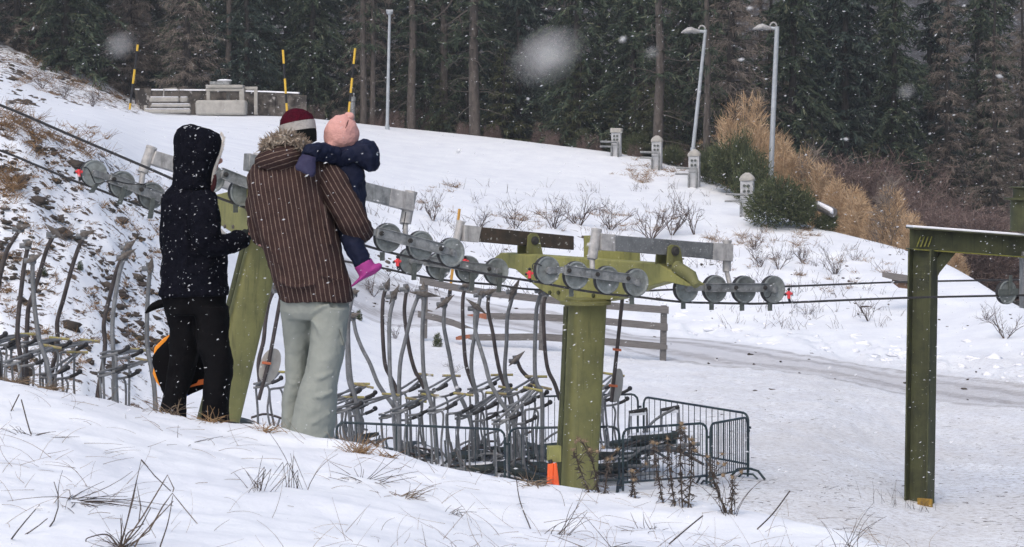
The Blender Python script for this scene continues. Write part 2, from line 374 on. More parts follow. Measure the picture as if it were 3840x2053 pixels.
def column(x):
    x = round(x / 5.0) * 5.0
    if x not in _cache:
        k = colknots(x); _cache[x] = pchip(k[:, 0], k[:, 1], _DQ) + CZ
    return _cache[x]
def gz(X, Y):
    return float(np.interp(Y, _DQ, column(1920 + X / Y * F)))
def gnd(x, D, sink=0.0):
    """ground point under photo column x at distance D"""
    p = W(x, HY, D); p.z = float(np.interp(D, _DQ, column(x))) - sink
    return p
def gpix(x, y, d0=33.0, d1=300.0):
    """first ground point seen at photo pixel x, y beyond d0"""
    z = column(x); ray = CZ - (y - HY) / F * _DQ
    s = np.where((_DQ >= d0) & (_DQ <= d1) & (z >= ray))[0]
    if len(s) == 0: return None
    i = s[0]
    if i == 0 or _DQ[i - 1] < d0: D = float(_DQ[i])
    else:
        a = ray[i - 1] - z[i - 1]; b = ray[i] - z[i]; D = float(_DQ[i - 1] + (_DQ[i] - _DQ[i - 1]) * a / (a - b + 1e-9))
    return gnd(x, D)

def vnoise(x, y, seed=0):
    rs = np.random.RandomState(seed); T = rs.rand(256, 256)
    xi = np.floor(x).astype(int); yi = np.floor(y).astype(int); fx = x - xi; fy = y - yi
    fx = fx * fx * (3 - 2 * fx); fy = fy * fy * (3 - 2 * fy)
    g = lambda a, b: T[a % 256, b % 256]
    return (g(xi, yi) * (1 - fx) + g(xi + 1, yi) * fx) * (1 - fy) + (g(xi, yi + 1) * (1 - fx) + g(xi + 1, yi + 1) * fx) * fy - 0.5
def fbm(x, y, seed=0, o=4):
    s = 0; a = 1.0
    for i in range(o): s = s + a * vnoise(x * 2 ** i, y * 2 ** i, seed + i); a *= 0.5
    return s
def sstep(a, b, x):
    t = np.clip((x - a) / (b - a), 0, 1); return t * t * (3 - 2 * t)

xs = np.arange(-800, 4701, 8.0)
nX, nD = len(xs), len(_DQ)
Z = np.array([pchip(colknots(x)[:, 0], colknots(x)[:, 1], _DQ) for x in xs]) + CZ
Yg = np.tile(_DQ, (nX, 1)); PXg = np.tile(xs[:, None], (1, nD)); Xg = (PXg - 1920) / F * Yg
PYg = HY - (Z - CZ) / Yg * F
_lw = 1 - sstep(650, 950, xs)
lipD = np.array([colknots(x)[14, 0] * w + colknots(x)[15, 0] * (1 - w) for x, w in zip(xs, _lw)])[:, None]
edgeD = np.array([colknots(x)[4, 0] for x in xs])[:, None]
feD = np.array([colknots(x)[17, 0] for x in xs])[:, None]     # forest edge distance
# relief: soft drifts in front, plough lumps beside the road, hummocks on the banks
fg = 1 - sstep(edgeD + 0.5, edgeD + 2.5, Yg)
Z += fg * (0.05 * fbm(Xg * 0.9, Yg * 0.9, 3) + 0.035 * fbm(Xg * 1.6, Yg * 4.5, 9) + 0.012 * fbm(Xg * 5, Yg * 9, 13))
bank = sstep(36, 39, Yg) * (1 - sstep(lipD + 1, lipD + 6, Yg)) * (1 - sstep(560, 900, PXg))
Z += bank * 0.22 * fbm(Xg * 1.5, Yg * 1.3, 21)
rough_b = sstep(66, 70, Yg) * (1 - sstep(lipD - 1, lipD + 3, Yg)) * sstep(1100, 1400, PXg)
Z += rough_b * 0.16 * fbm(Xg * 0.8, Yg * 0.8, 31)
flat = sstep(40, 44, Yg) * (1 - sstep(62, 66, Yg)) * sstep(1300, 1700, PXg)
Z += flat * (0.04 * fbm(Xg * 0.8, Yg * 0.5, 37) + 0.05 * fbm(Xg * 3.1, Yg * 2.2, 39))
plough = np.exp(-((Yg - (np.interp(PXg, [2300, 2500, 3000, 3500, 3900], [66, 68.5, 64.5, 60, 57]))) / 3.2) ** 2) * sstep(2300, 2500, PXg)
PLOUGH = plough * 0.34 * np.clip(fbm(Xg * 1.7, Yg * 1.3, 43), -.2, 1)
hill = sstep(92, 97, Yg) * (1 - sstep(480, 640, PXg))
Z += hill * 0.35 * fbm(Xg * 0.5, Yg * 0.4, 41)
# attributes: bare soil, trodden road, forest floor, grass flecks
soil = bank * 0.47 * sstep(37, 39, Yg) + hill * 0.55 + rough_b * 0.15 + sstep(46, 50, Yg) * (1 - sstep(lipD - 2, lipD + 2, Yg)) * sstep(700, 900, PXg) * (1 - sstep(1500, 1800, PXg)) * 0.22
lipband = np.exp(-((Yg - lipD) / 2.2) ** 2) * (1 - sstep(380, 640, PXg)); soil = np.maximum(soil, lipband * 0.62)
forest = sstep(feD - 0.5, feD + 1.5, Yg) * sstep(640, 760, PXg) + sstep(feD + 10, feD + 14, Yg) * (1 - sstep(640, 760, PXg))
road = np.zeros_like(Z); track = np.zeros_like(Z)
_rc = [(1300, 1085), (1600, 1135), (2000, 1205), (2500, 1290), (2850, 1350), (3400, 1432), (3840, 1495), (4300, 1560)]
_rw = [gpix(x, y, 45) for x, y in _rc]; _rw = [p for p in _rw if p is not None]
def dist_poly(pts):
    best = np.full(Z.shape, 1e9); sg = np.zeros(Z.shape)
    for a, b in zip(pts[:-1], pts[1:]):
        dx, dy = b.x - a.x, b.y - a.y; L2 = dx * dx + dy * dy
        t = np.clip(((Xg - a.x) * dx + (Yg - a.y) * dy) / L2, 0, 1)
        ex = Xg - (a.x + t * dx); ey = Yg - (a.y + t * dy); d = np.hypot(ex, ey)
        s = np.sign(dx * ey - dy * ex); m = d < best; best[m] = d[m]; sg[m] = s[m]
    return best * sg
rd = dist_poly(_rw); rn = 0.25 * fbm(Xg * 0.35, Yg * 0.35, 51)
road = 1 - sstep(1.3, 2.7, np.abs(rd + rn)); track = np.exp(-((rd - 1.0) / 0.22) ** 2) + np.exp(-((rd + 1.0) / 0.28) ** 2) + 0.6 * np.exp(-((rd + 2.3) / 0.25) ** 2)
Z -= 0.03 * road
Z += PLOUGH * sstep(2.2, 3.6, np.abs(rd))
fleck = sstep(26, 33, Yg) * (1 - sstep(46, 56, Yg)) * sstep(2300, 2900, PXg)
fleck = np.maximum(fleck, 0.8 * sstep(36, 38, Yg) * (1 - sstep(56, 63, Yg)) * sstep(2350, 2700, PXg))
fleck = np.maximum(fleck, 0.45 * sstep(44, 50, Yg) * (1 - sstep(60, 64, Yg)) * sstep(1300, 1700, PXg))

me = bpy.data.meshes.new('snowy_ground')
co = np.stack([Xg, Yg, Z], -1).reshape(-1, 3)
i = np.arange(nX - 1)[:, None] * nD + np.arange(nD - 1)[None, :]
q = np.stack([i, i + nD, i + nD + 1, i + 1], -1).reshape(-1, 4)
me.vertices.add(len(co)); me.vertices.foreach_set('co', co.ravel())
me.loops.add(q.size); me.loops.foreach_set('vertex_index', q.ravel().astype(np.int32))
me.polygons.add(len(q)); me.polygons.foreach_set('loop_start', np.arange(0, q.size, 4, dtype=np.int32))
me.polygons.foreach_set('use_smooth', np.ones(len(q), bool)); me.update(); me.validate()
for nm, arr in (('soil', soil), ('road', road), ('track', np.clip(track, 0, 1)), ('forest', np.clip(forest, 0, 1)), ('fleck', fleck), ('rdist', np.clip(rd, -8, 8))):
    at = me.attributes.new(nm, 'FLOAT', 'POINT'); at.data.foreach_set('value', arr.ravel().astype(np.float32))

def ground_mat():
    m = bpy.data.materials.new('snow_ground'); m.use_nodes = True
    nt = m.node_tree; N = nt.nodes; L = nt.links; b = N['Principled BSDF']
    b.inputs['Roughness'].default_value = 0.9; b.inputs['Specular IOR Level'].default_value = 0.15
    co = N.new('ShaderNodeTexCoord').outputs['Object']
    def noise(s, det=5, stretch=None, rough=0.6):
        v = co
        if stretch:
            mp = N.new('ShaderNodeMapping'); mp.inputs['Scale'].default_value = stretch
            if len(stretch) > 3: pass
            L.new(co, mp.inputs['Vector']); v = mp.outputs['Vector']
        n = N.new('ShaderNodeTexNoise'); n.inputs['Scale'].default_value = s; n.inputs['Detail'].default_value = det; n.inputs['Roughness'].default_value = rough
        L.new(v, n.inputs['Vector']); return n.outputs['Fac']
    def attr(n):
        a = N.new('ShaderNodeAttribute'); a.attribute_name = n; return a.outputs['Fac']
    def mth(op, a, c):
        n = N.new('ShaderNodeMath'); n.operation = op; n.use_clamp = False
        for k, x in enumerate((a, c)):
            if isinstance(x, (int, float)): n.inputs[k].default_value = x
            elif x is not None: L.new(x, n.inputs[k])
        return n.outputs[0]
    def rng(v, a, c, lo=0, hi=1):
        n = N.new('ShaderNodeMapRange'); n.inputs['From Min'].default_value = a; n.inputs['From Max'].default_value = c
        n.inputs['To Min'].default_value = lo; n.inputs['To Max'].default_value = hi; L.new(v, n.inputs['Value']); return n.outputs['Result']
    def mix(f, a, c):
        n = N.new('ShaderNodeMix'); n.data_type = 'RGBA'
        for nm, x in (('Factor', f), ('A', a), ('B', c)):
            if isinstance(x, tuple): n.inputs[nm].default_value = (*x, 1)
            elif isinstance(x, (int, float)): n.inputs[nm].default_value = x
            else: L.new(x, n.inputs[nm])
        return n.outputs['Result']
    c = mix(rng(noise(1.1, 6), 0.35, 0.7), (0.79, 0.82, 0.855), (0.70, 0.73, 0.785))
    # road: grey trodden snow with streaks and tyre lines
    st = noise(7, 9, (0.3, 2.0, 1), 0.78)
    rf = mth('MULTIPLY', attr('road'), rng(st, 0.3, 0.62, 0.45, 0.95)); c = mix(rf, c, (0.52, 0.525, 0.55))
    rdn = mth('ADD', attr('rdist'), mth('MULTIPLY', mth('SUBTRACT', noise(0.5, 3), 0.5), 0.2)); trk = None
    for pos, wd in ((1.05, 0.20), (-0.95, 0.24), (-2.2, 0.14), (2.0, 0.12)):
        b1 = rng(mth('ABSOLUTE', mth('SUBTRACT', rdn, pos), None), wd, wd * 2.2, 1, 0); trk = b1 if trk is None else mth('MAXIMUM', trk, b1)
    tf = mth('MULTIPLY', trk, rng(noise(5, 6, (0.5, 1.5, 1)), 0.36, 0.58, 0.05, 0.85)); c = mix(tf, c, (0.33, 0.325, 0.335))
    # thin trampled snow with grass showing through
    ff = mth('MULTIPLY', attr('fleck'), rng(noise(17, 8, (0.45, 1.5, 1), 0.8), 0.49, 0.60)); c = mix(mth('MULTIPLY', ff, 0.8), c, (0.20, 0.165, 0.13))
    fg_ = mth('MULTIPLY', attr('fleck'), rng(noise(0.45, 5), 0.38, 0.64, 0.03, 0.5)); c = mix(fg_, c, (0.55, 0.54, 0.53))
    # bare soil and heather patches
    sn = noise(3.4, 10, (0.8, 1.0, 1.5), 0.72)
    th = mth('SUBTRACT', 0.80, mth('MULTIPLY', attr('soil'), 0.5))
    sm = rng(mth('SUBTRACT', sn, th), -0.012, 0.02)
    sc = mix(rng(noise(7, 5), 0.35, 0.65), (0.055, 0.042, 0.034), (0.15, 0.105, 0.075))
    sm = mth('MULTIPLY', sm, rng(attr('soil'), 0.02, 0.1)); c = mix(sm, c, sc)
    # forest floor
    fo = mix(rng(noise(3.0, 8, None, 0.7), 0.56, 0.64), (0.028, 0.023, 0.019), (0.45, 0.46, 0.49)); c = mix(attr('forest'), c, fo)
    L.new(c, b.inputs['Base Color'])
    bp = N.new('ShaderNodeBump'); bp.inputs['Strength'].default_value = 0.35; bp.inputs['Distance'].default_value = 0.05
    h = mth('ADD', mth('MULTIPLY', noise(3.5, 8), 1.0), mth('MULTIPLY', sm, -0.6)); L.new(h, bp.inputs['Height'])
    L.new(bp.outputs['Normal'], b.inputs['Normal'])
    return m
me.materials.append(ground_mat())
go = bpy.data.objects.new('snowy_ground', me); COL.objects.link(go)
tag(go, 'snow covered hillside with a trodden track and bare soil patches', None, None, 'structure')
# ------------------------------------------------------------------ the lift: planes of the two ropes
RA = R(32)
PN = Plane(W(2490, 1050, 35.0), RA)                       # near rope
PF = Plane(W(2490, 1050, 35.0) - PN.n * 4.1, RA)          # far rope

def make_wheel(pl, x, y, rp, parent):
    c = pl(x, y); r = rp * pl.D(x) / F; n = pl.n
    m = MB()
    m.lathe(c, n, [(0.0, -0.03), (r * 0.86, -0.03), (r * 0.86, 0.0), (r * 0.74, -0.012), (r * 0.70, 0.006), (r * 0.32, 0.014), (r * 0.30, 0.04), (r * 0.16, 0.045), (0.0, 0.045)], 32)
    w = m.build('wheel', M['wheel'], parent, angle=30)
    t = MB(); t.lathe(c, n, [(r * 0.84, -0.045), (r * 0.97, -0.05), (r, -0.03), (r * 0.985, 0.0), (r, 0.03), (r * 0.97, 0.05), (r * 0.90, 0.05), (r * 0.865, 0.034)], 32); t.build('tyre', M['rubber'], w, angle=50)
    t = MB(); t.lathe(c, n, [(r * 0.765, -0.01), (r * 0.985, 0.035), (r * 0.985, 0.056), (r * 0.90, 0.062), (r * 0.775, 0.046)], 32); t.build('flange', M['wheel_rim'], w, angle=30)
    b = MB(); u = n.orthogonal().normalized(); v = n.cross(u); ph = random.random()
    for k in range(5):
        a = 2 * math.pi * k / 5 + ph
        b.lathe(c + (u * math.cos(a) + v * math.sin(a)) * r * 0.52, n, [(0, 0.0), (0.017, 0.0), (0.017, 0.035), (0, 0.035)], 8)
    b.build('bolts', M['bolt'], w)
    return w

def make_train(label, pl, wheels, rp, bar, posts=(), beams=(), tabs=(), long_tabs=(), sensors=(), wires=(), links=True):
    """one sheave assembly: wheels on a rocker bar, hung from a beam by posts"""
    x0, y0 = wheels[0]
    t = thing('sheave_assembly', label, 'lift wheels', pl(x0, y0), 'sheave assemblies on the lift pylons')
    for x, y in wheels: make_wheel(pl, x, y, rp, t)
    for bb in bar:
        (ax, ay), (bx, by), h = bb
        A = pl(ax, ay, 0.10); B = pl(bx, by, 0.10); hh = h * pl.D(ax) / F
        m = MB(); m.bar(A, B, 0.05, hh)
        for q in (-1, 1): m.bar(A + V((0, 0, q * hh * 0.5)) + pl.n * 0.012, B + V((0, 0, q * hh * 0.5)) + pl.n * 0.012, 0.075, 0.012)
        m.build('rocker_bar', M['galv'], t, bevel=0.006)
        for f in (0.05, 0.48, 0.95):
            m = MB(); m.lathe(A.lerp(B, f) + pl.n * 0.02, pl.n, [(0, 0), (0.035, 0), (0.035, 0.03), (0.018, 0.034), (0.018, 0.055), (0, 0.055)], 10)
            m.build('pivot_bolt', M['bolt'], t)
    if links:
        for (x, y), (ax, ay) in ((wheels[0], bar[0][0]), (wheels[-1], bar[-1][1])):
            m = MB(); A = pl(x, y, 0.075); B = pl(ax, ay, 0.075)
            if (B - A).length > 0.04:
                m.bar(A, B, 0.03, 0.10); m.lathe(A, pl.n, [(0, -0.03), (0.055, -0.03), (0.055, 0.02), (0.02, 0.03), (0, 0.03)], 12)
                m.build('link', M['galv'], t, bevel=0.005)
    for (a, b, c_, ra, rb, mt) in posts:
        A, B, C = pl(*a, -0.05), pl(*b, -0.05), pl(*c_, 0.02); k = pl.D(a[0]) / F
        m = MB(); m.tube([A, B], [ra * k, ra * k], 16); m.tube([A + (A - B).normalized() * 0.04, A], [ra * k * 1.08, ra * k * 1.08], 16)
        m.tube([B, B.lerp(C, 0.06)], [ra * k, rb * k], 16, cap=False)
        p = m.build('post', M[mt], t)
        m = MB(); m.tube([B, C], [rb * k, rb * k], 14); m.build('rod', M[mt], p)
    for poly, mt, ends in beams:
        m = MB(); m.prism([pl(x, y, 0.06) for x, y in poly], pl.n * -0.20)
        bm_ = m.build('beam', M[mt], t, bevel=0.012)
        for e in ends:
            m = MB(); m.prism([pl(x, y, 0.064) for x, y in e], pl.n * -0.208); m.build('end_sleeve', M['galv_pale'], bm_, bevel=0.008)
    for x, y in tabs:
        k = pl.D(x) / F; m = MB(); m.box(pl(x, y, 0.03), pl.d * 9 * k, pl.n * 0.012, V((0, 0, 16 * k))); m.build('rope_catcher', M['tab'], t)
    for (ax, ay), (bx, by) in long_tabs:
        k = pl.D(ax) / F; m = MB(); A = pl(ax, ay, 0.14); B = pl(bx, by, 0.10); dd = (B - A); m.box((A + B) / 2, pl.d * 10 * k, pl.n * 0.012, dd / 2); m.build('rope_catcher', M['tab'], t, bevel=0.004)
    for x, y in sensors:
        k = pl.D(x) / F; m = MB(); c = pl(x, y, 0.09)
        m.tube([c + V((0, 0, -15 * k)), c + V((0, 0, 13 * k))], 6.5 * k, 10); m.tube([c - pl.d * 14 * k + V((0, 0, 3 * k)), c + pl.d * 14 * k + V((0, 0, 3 * k))], 5 * k, 8)
        s = m.build('sensor', M['red'], t)
        m = MB(); m.ball(c + V((0, 0, 19 * k)), 6 * k); m.ball(c - pl.d * 16 * k, 5 * k); m.tube([c + V((0, 0, -14 * k)), c + V((0, 0, -30 * k)) + pl.d * 6 * k], 5 * k, 8); m.build('plug', M['black'], s)
    for w in wires:
        m = MB(); m.tube(smooth_path([pl(x, y, 0.16) for x, y in w], 6), 0.008, 6); m.build('cable', M['black'], t)
    return t

make_train('grey wheel train under the left end of the long grey beam, before the olive crossarm', PN,
    [(2049, 1014), (2157, 1033), (2273, 1050), (2382, 1060)], 53, [((2104, 1012), (2350, 1045), 34)],
    posts=[((2243, 868), (2227, 971), (2219, 1022), 19, 10, 'galv_pale')], tabs=[(2138, 1097), (2365, 1126)], sensors=[(1974, 1028)],
    wires=[[(1974, 1010), (1978, 990), (1992, 988), (2010, 996)]])
make_train('grey wheel train under the right end of the long grey beam, carrying that beam', PN,
    [(2570, 1082), (2678, 1084), (2787, 1086), (2896, 1086)], 52, [((2628, 1078), (2862, 1078), 30)],
    posts=[((2734, 911), (2732, 1018), (2733, 1064), 16, 9, 'galv_pale')],
    beams=[([(2246, 878), (2740, 918), (2738, 978), (2250, 937)], 'beam_grey', [[(2246, 876), (2300, 880), (2300, 943), (2249, 939)], [(2668, 910), (2742, 916), (2740, 981), (2664, 974)]])],
    tabs=[(2558, 1143), (2664, 1147), (2778, 1150), (2883, 1150)], sensors=[(2945, 1104)], wires=[[(2838, 1098), (2846, 1115), (2862, 1112), (2870, 1096)]])
make_train('dark far wheel train under the brown beam, left of the near olive pylon', PF,
    [(1538, 979), (1643, 998), (1752, 1009), (1859, 1018)], 50, [((1580, 978), (1832, 1010), 34)],
    posts=[((1732, 838), (1716, 905), (1700, 990), 15, 8, 'galv_pale')],
    beams=[([(1738, 846), (2146, 886), (2146, 938), (1736, 903)], 'beam_brown', [[(1736, 844), (1800, 851), (1788, 910), (1734, 905)]])],
    long_tabs=[((1538, 985), (1541, 1050)), ((1643, 1004), (1643, 1056)), ((1757, 1012), (1757, 1090)), ((1859, 1022), (1859, 1096))], sensors=[(1481, 983), (1734, 984)])
make_train('grey wheel train right of the child with magenta boots, beam sloping down over it', PN,
    [(1340, 866), (1452, 892), (1574, 921), (1689, 947)], 55, [((1402, 872), (1650, 935), 40)],
    posts=[((1547, 728), (1526, 838), (1518, 895), 22, 10, 'galv_pale')],
    beams=[([(930, 575), (1545, 728), (1542, 792), (926, 640)], 'galv', [[(1460, 706), (1547, 727), (1544, 794), (1452, 770)]])],
    tabs=[(1430, 962)], wires=[[(1502, 795), (1496, 830), (1490, 860)]])
make_train('grey wheel train seen between the two standing adults, tilted along the rope', PN,
    [(790, 672), (905, 722), (1010, 757), (1115, 790)], 52, [((820, 650), (1060, 745), 40)],
    posts=[((975, 588), (955, 690), (950, 735), 20, 10, 'galv_pale')], tabs=[(880, 782)])
make_train('grey wheel train at the far left, below a steep beam, tilted along the rope', PF,
    [(350, 651), (456, 692), (565, 734), (668, 776)], 51, [((404, 668), (640, 757), 38)],
    posts=[((571, 560), (540, 647), (526, 705), 20, 11, 'galv_pale')],
    beams=[([(580, 566), (1100, 722), (1080, 784), (562, 616)], 'galv_pale', [])],
    long_tabs=[((350, 690), (333, 724)), ((456, 700), (438, 768)), ((562, 742), (553, 820))], sensors=[(288, 648)],
    wires=[[(298, 628), (318, 635), (335, 672), (350, 690), (402, 678), (470, 690), (526, 692), (530, 704)]])

def rope(pl, pts, label):
    m = MB(); q = smooth_path([pl(x, y) for x, y in pts], 5); m.tube(q, 0.0185, 8)
    o = m.build('haul_rope', M['rope'], None); tag(o, label, 'wire rope', 'haul ropes of the chairlift')
rope(PN, [(-260, 310), (0, 395), (270, 510), (540, 625), (680, 686), (805, 737), (950, 790), (1100, 842), (1250, 888), (1356, 918), (1452, 945), (1574, 974), (1689, 1001), (1800, 1024), (1900, 1041), (2012, 1058), (2157, 1086), (2273, 1103), (2382, 1113), (2470, 1124), (2570, 1134), (2678, 1137), (2787, 1139), (2896, 1138), (3390, 1118), (3840, 1108), (4100, 1103)],
     'nearer steel rope, the upper line at the far left and lower line at the right')
rope(PF, [(-260, 480), (0, 565), (140, 622), (280, 680), (350, 704), (456, 745), (565, 787), (690, 832), (850, 880), (1000, 918), (1200, 962), (1300, 982), (1420, 1003), (1538, 1029), (1643, 1048), (1752, 1060), (1859, 1069), (1960, 1083), (2080, 1090), (2200, 1093), (2420, 1091), (2520, 1087), (2945, 1075), (3390, 1058), (3840, 1050), (4100, 1046)],
     'farther steel rope, the lower line at the far left and upper line at the right')

# ---- near pylon
NP0 = W(2495, 988, 35.15); FP0 = W(1899, 947, 38.9); PX1 = Plane(NP0, Q2=FP0) if NP0.x < FP0.x else Plane(FP0, Q2=NP0)
t = thing('lift_pylon', 'near olive green lift pylon with a wide crossarm, standing among the crowd barriers', 'pylon', gnd(2160, 36.4))
def colloft(xl0, xr0, y0, xl1, xr1, y1, D, mt, parent, name='column', dep=0.30, e=4.5):
    m = MB(); rr = []
    for f in np.linspace(0, 1, 5):
        xl, xr, y = xl0 + (xl1 - xl0) * f, xr0 + (xr1 - xr0) * f, y0 + (y1 - y0) * f
        a = W(xl, y, D); b = W(xr, y, D); c = (a + b) / 2; h = (b - a) / 2
        q = Matrix.Rotation(R(24), 3, 'Z'); rr.append(ring(c, q @ (h * 0.93), q @ V((0, dep, 0)), 28, e))
    m.loft(rr); return m.build(name, M[mt], parent, angle=60)
colloft(2084, 2232, 1850, 2124, 2270, 1120, 36.4, 'green', t)
m = MB(); m.tube([W(2094, 1840, 36.0), W(2122, 1150, 36.0)], 0.04, 10); m.build('conduit', M['green_dark'], t)
m = MB(); poly = [(1899, 948), (2213, 969), (2495, 989), (2612, 1068), (2600, 1074), (2520, 1056), (2431, 1080), (2333, 1120), (2273, 1131), (2119, 1131), (2038, 1080), (1953, 1010), (1903, 1000), (1866, 972)]
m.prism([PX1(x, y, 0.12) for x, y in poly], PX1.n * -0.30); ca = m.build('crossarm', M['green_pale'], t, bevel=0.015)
m = MB(); m.tube([PX1(2546, 1000, 0.05), PX1(2600, 1035, 0.05), PX1(2622, 1072, 0.05)], [0.10, 0.10, 0.06], 12); m.build('arm_tip', M['green'], ca)
m = MB()
for x, y in ((2086, 1097), (2118, 1097), (2170, 1102), (2250, 1108)): m.lathe(PX1(x, y, 0.12), PX1.n, [(0, 0), (0.035, 0), (0.035, 0.03), (0, 0.03)], 6)
m.build('bolts', M['green_dark'], ca)
m = MB(); c = W(2196, 1136, 36.3); m.lathe(c, V((0, 0, 1)), [(0.42, -0.025), (0.42, 0.025)], 24); m.build('head_flange', M['green'], t)
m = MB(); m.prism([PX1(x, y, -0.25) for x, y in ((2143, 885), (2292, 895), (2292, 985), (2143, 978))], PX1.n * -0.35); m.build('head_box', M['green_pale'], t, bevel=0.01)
for pl, poly, bolt in ((PN, [(2484, 992), (2489, 925), (2500, 917), (2524, 920), (2534, 932), (2546, 995)], (2513, 941)), (PF, [(1962, 952), (1966, 885), (1977, 874), (2000, 876), (2008, 890), (2022, 955)], (1990, 902))):
    for off in (0.10, -0.20):
        m = MB(); m.prism([pl(x, y, off + 0.03) for x, y in poly], pl.n * -0.035); lg = m.build('beam_bracket', M['green'], t, bevel=0.006)
        if off > 0:
            m = MB(); m.lathe(pl(*bolt, 0.13), pl.n, [(0, 0), (0.075, 0), (0.075, 0.02), (0.05, 0.03), (0.045, 0.05), (0, 0.05)], 16); m.build('pin', M['bolt'], lg)
m = MB(); m.box(W(2078, 1702, 35.7), V((0.10, 0.03, 0)), V((-0.02, 0.07, 0)), V((0, 0, 0.13))); m.build('junction_box', M['green_pale'], t, bevel=0.012)

# ---- far left pylon, leaning down the hill
t = thing('lift_pylon', 'leaning olive green pylon behind the standing pair, its base hidden by snow', 'pylon', gnd(830, 31.8))
D2 = 31.8
colloft(738, 892, 1600, 915, 1062, 885, D2, 'green', t, dep=0.27)
m = MB(); m.tube([W(742, 1590, D2 - 0.32), W(921, 890, D2 - 0.32)], 0.035, 8); m.build('conduit', M['green_dark'], t)
N2 = W(960, 690, 31.0); PX2 = Plane(W(820, 720, 33.5), Q2=N2)
m = MB(); m.prism([PX2(x, y, 0.1) for x, y in ((815, 735), (960, 700), (1050, 775), (1062, 880), (905, 880), (850, 845), (822, 800))], PX2.n * -0.28); ca = m.build('crossarm', M['green_pale'], t, bevel=0.015)
m = MB()
for x, y in ((872, 850), (903, 851)): m.lathe(PX2(x, y, 0.1), PX2.n, [(0, 0), (0.03, 0), (0.03, 0.03), (0, 0.03)], 6)
m.build('bolts', M['grip'], ca)
m = MB(); A = W(905, 880, D2 - .1); B = W(1070, 862, D2 - .1); m.prism([A + V((0, -0.4, 0)), B + V((0, -0.4, 0)), B + V((0, 0.4, 0)), A + V((0, 0.4, 0))], V((0, 0, 0.03))); m.build('head_flange', M['green'], t)
m = MB(); m.prism([PX2(x, y, 0.16) for x, y in ((834, 842), (850, 850), (890, 890), (866, 890), (838, 868))], PX2.n * -0.05); m.build('gusset', M['galv_pale'], t)

# ---- steel gantry at the right
GD = 38.9
t = thing('steel_gantry', 'mossy dark green steel gantry with snow on its beam at the right edge', 'gantry', gnd(3450, GD))
q = Matrix.Rotation(R(-28), 3, 'Z')
def hsec(p0, p1, w, h, tw, u, v, mt, name, parent):
    """H-section from p0 to p1; flanges lie along u, web along v"""
    m = MB(); ax = (p1 - p0) / 2; c = (p0 + p1) / 2
    m.box(c + v * (h / 2 - tw / 2), ax, u * (w / 2), v * (tw / 2)); m.box(c - v * (h / 2 - tw / 2), ax, u * (w / 2), v * (tw / 2)); m.box(c, ax, u * (tw * 0.4), v * (h / 2 - tw - 0.002))
    return m.build(name, M[mt], parent, bevel=0.004)
cu = q @ V((1, 0, 0)); cv = q @ V((0, 1, 0))
c0 = W(3446, 1960, GD); c1 = W(3462, 934, GD)
hsec(c0, c1, 0.42, 0.42, 0.03, cv, cu, 'green_dark', 'column', t)
m = MB(); m.box(gnd(3462, GD - 0.1) + V((-0.005, -0.2, -0.03)), cu * 0.13, cv * 0.03, V((0, 0, 0.15))); m.build('column_foot', mat('rusty_yellow', (0.33, 0.20, 0.03), 0.8, col2=(0.12, 0.07, 0.02), scale=12), t)
PG = Plane(W(3410, 900, GD), R(10))
bt = lambda x: 853 + (x - 3410) * 0.0765; bb_ = lambda x: 936 + (x - 3410) * 0.070
b0 = (PG(3411, bt(3411)) + PG(3411, bb_(3411))) / 2; b1 = (PG(4050, bt(4050)) + PG(4050, bb_(4050))) / 2
hgt = (PG(3500, bt(3500)) - PG(3500, bb_(3500))).length; up = (PG(3500, bt(3500)) - PG(3500, bb_(3500))).normalized(); ax = (b1 - b0).normalized(); sd = ax.cross(up).normalized()
b0 += sd * -0.0
hsec(b0, b1, 0.40, hgt, 0.022, sd, up, 'green_dark', 'beam', t)
m = MB(); m.box((b0 + b1) / 2 + up * (hgt / 2 + 0.021), (b1 - b0) / 2, sd * 0.19, up * 0.02); m.build('snow_cap', M['snow'], t, bevel=0.012)
for s_ in (1, -1):
    m = MB(); m.box((b0 + b1) / 2 - up * (hgt / 2 - 0.011) + sd * (0.2012 * s_), (b1 - b0) / 2, sd * 0.003, up * 0.010); m.build('flange_edge', M['moss'], t)
m = MB()
for k in range(4):
    x = 3424 + k * 14; m.tube([PG(x, 925, 0.19), PG(x + 26, 888, 0.03)], 0.012, 6)
m.build('stiffener', M['moss'], t)
m = MB(); m.prism([PG(x, y, 0.06) for x, y in ((3527, 945), (3580, 949), (3520, 1022), (3500, 1062), (3458, 1062), (3450, 1044))], PG.n * -0.12); m.build('brace', M['green_dark'], t, bevel=0.006)
# stub and roller hanger at the frame edge
m = MB(); c = PG(3850, 800); 
m.lathe(PG(3846, 868), V((0, 0, 1)), [(0.30, 0.0), (0.30, 0.012), (0.27, 0.03), (0.27, 0.55), (0.38, 0.56), (0.38, 0.59), (0.22, 0.60), (0.22, 0.76), (0.29, 0.77), (0.29, 0.79), (0, 0.79)], 26)
m.build('bearing_housing', M['green_dark'], t)
m = MB(); A = PG(3846, 960, 0.0); m.box(PG(3850, 1050), PG.d * 0.10, PG.n * 0.10, V((0, 0, 0.50))); m.build('hanger_post', M['galv'], t, bevel=0.01)
wh = make_wheel(PN, 3772, 1097, 45, t)
m = MB(); m.box(PN(3776, 1068, 0.09), PN.d * 0.035, PN.n * 0.012, V((0, 0, 0.17))); m.box(PN(3770, 1095, 0.075), PN.d * 0.24, PN.n * 0.012, V((0, 0, 0.055))); m.build('wheel_yoke', M['tab'], t, bevel=0.004)
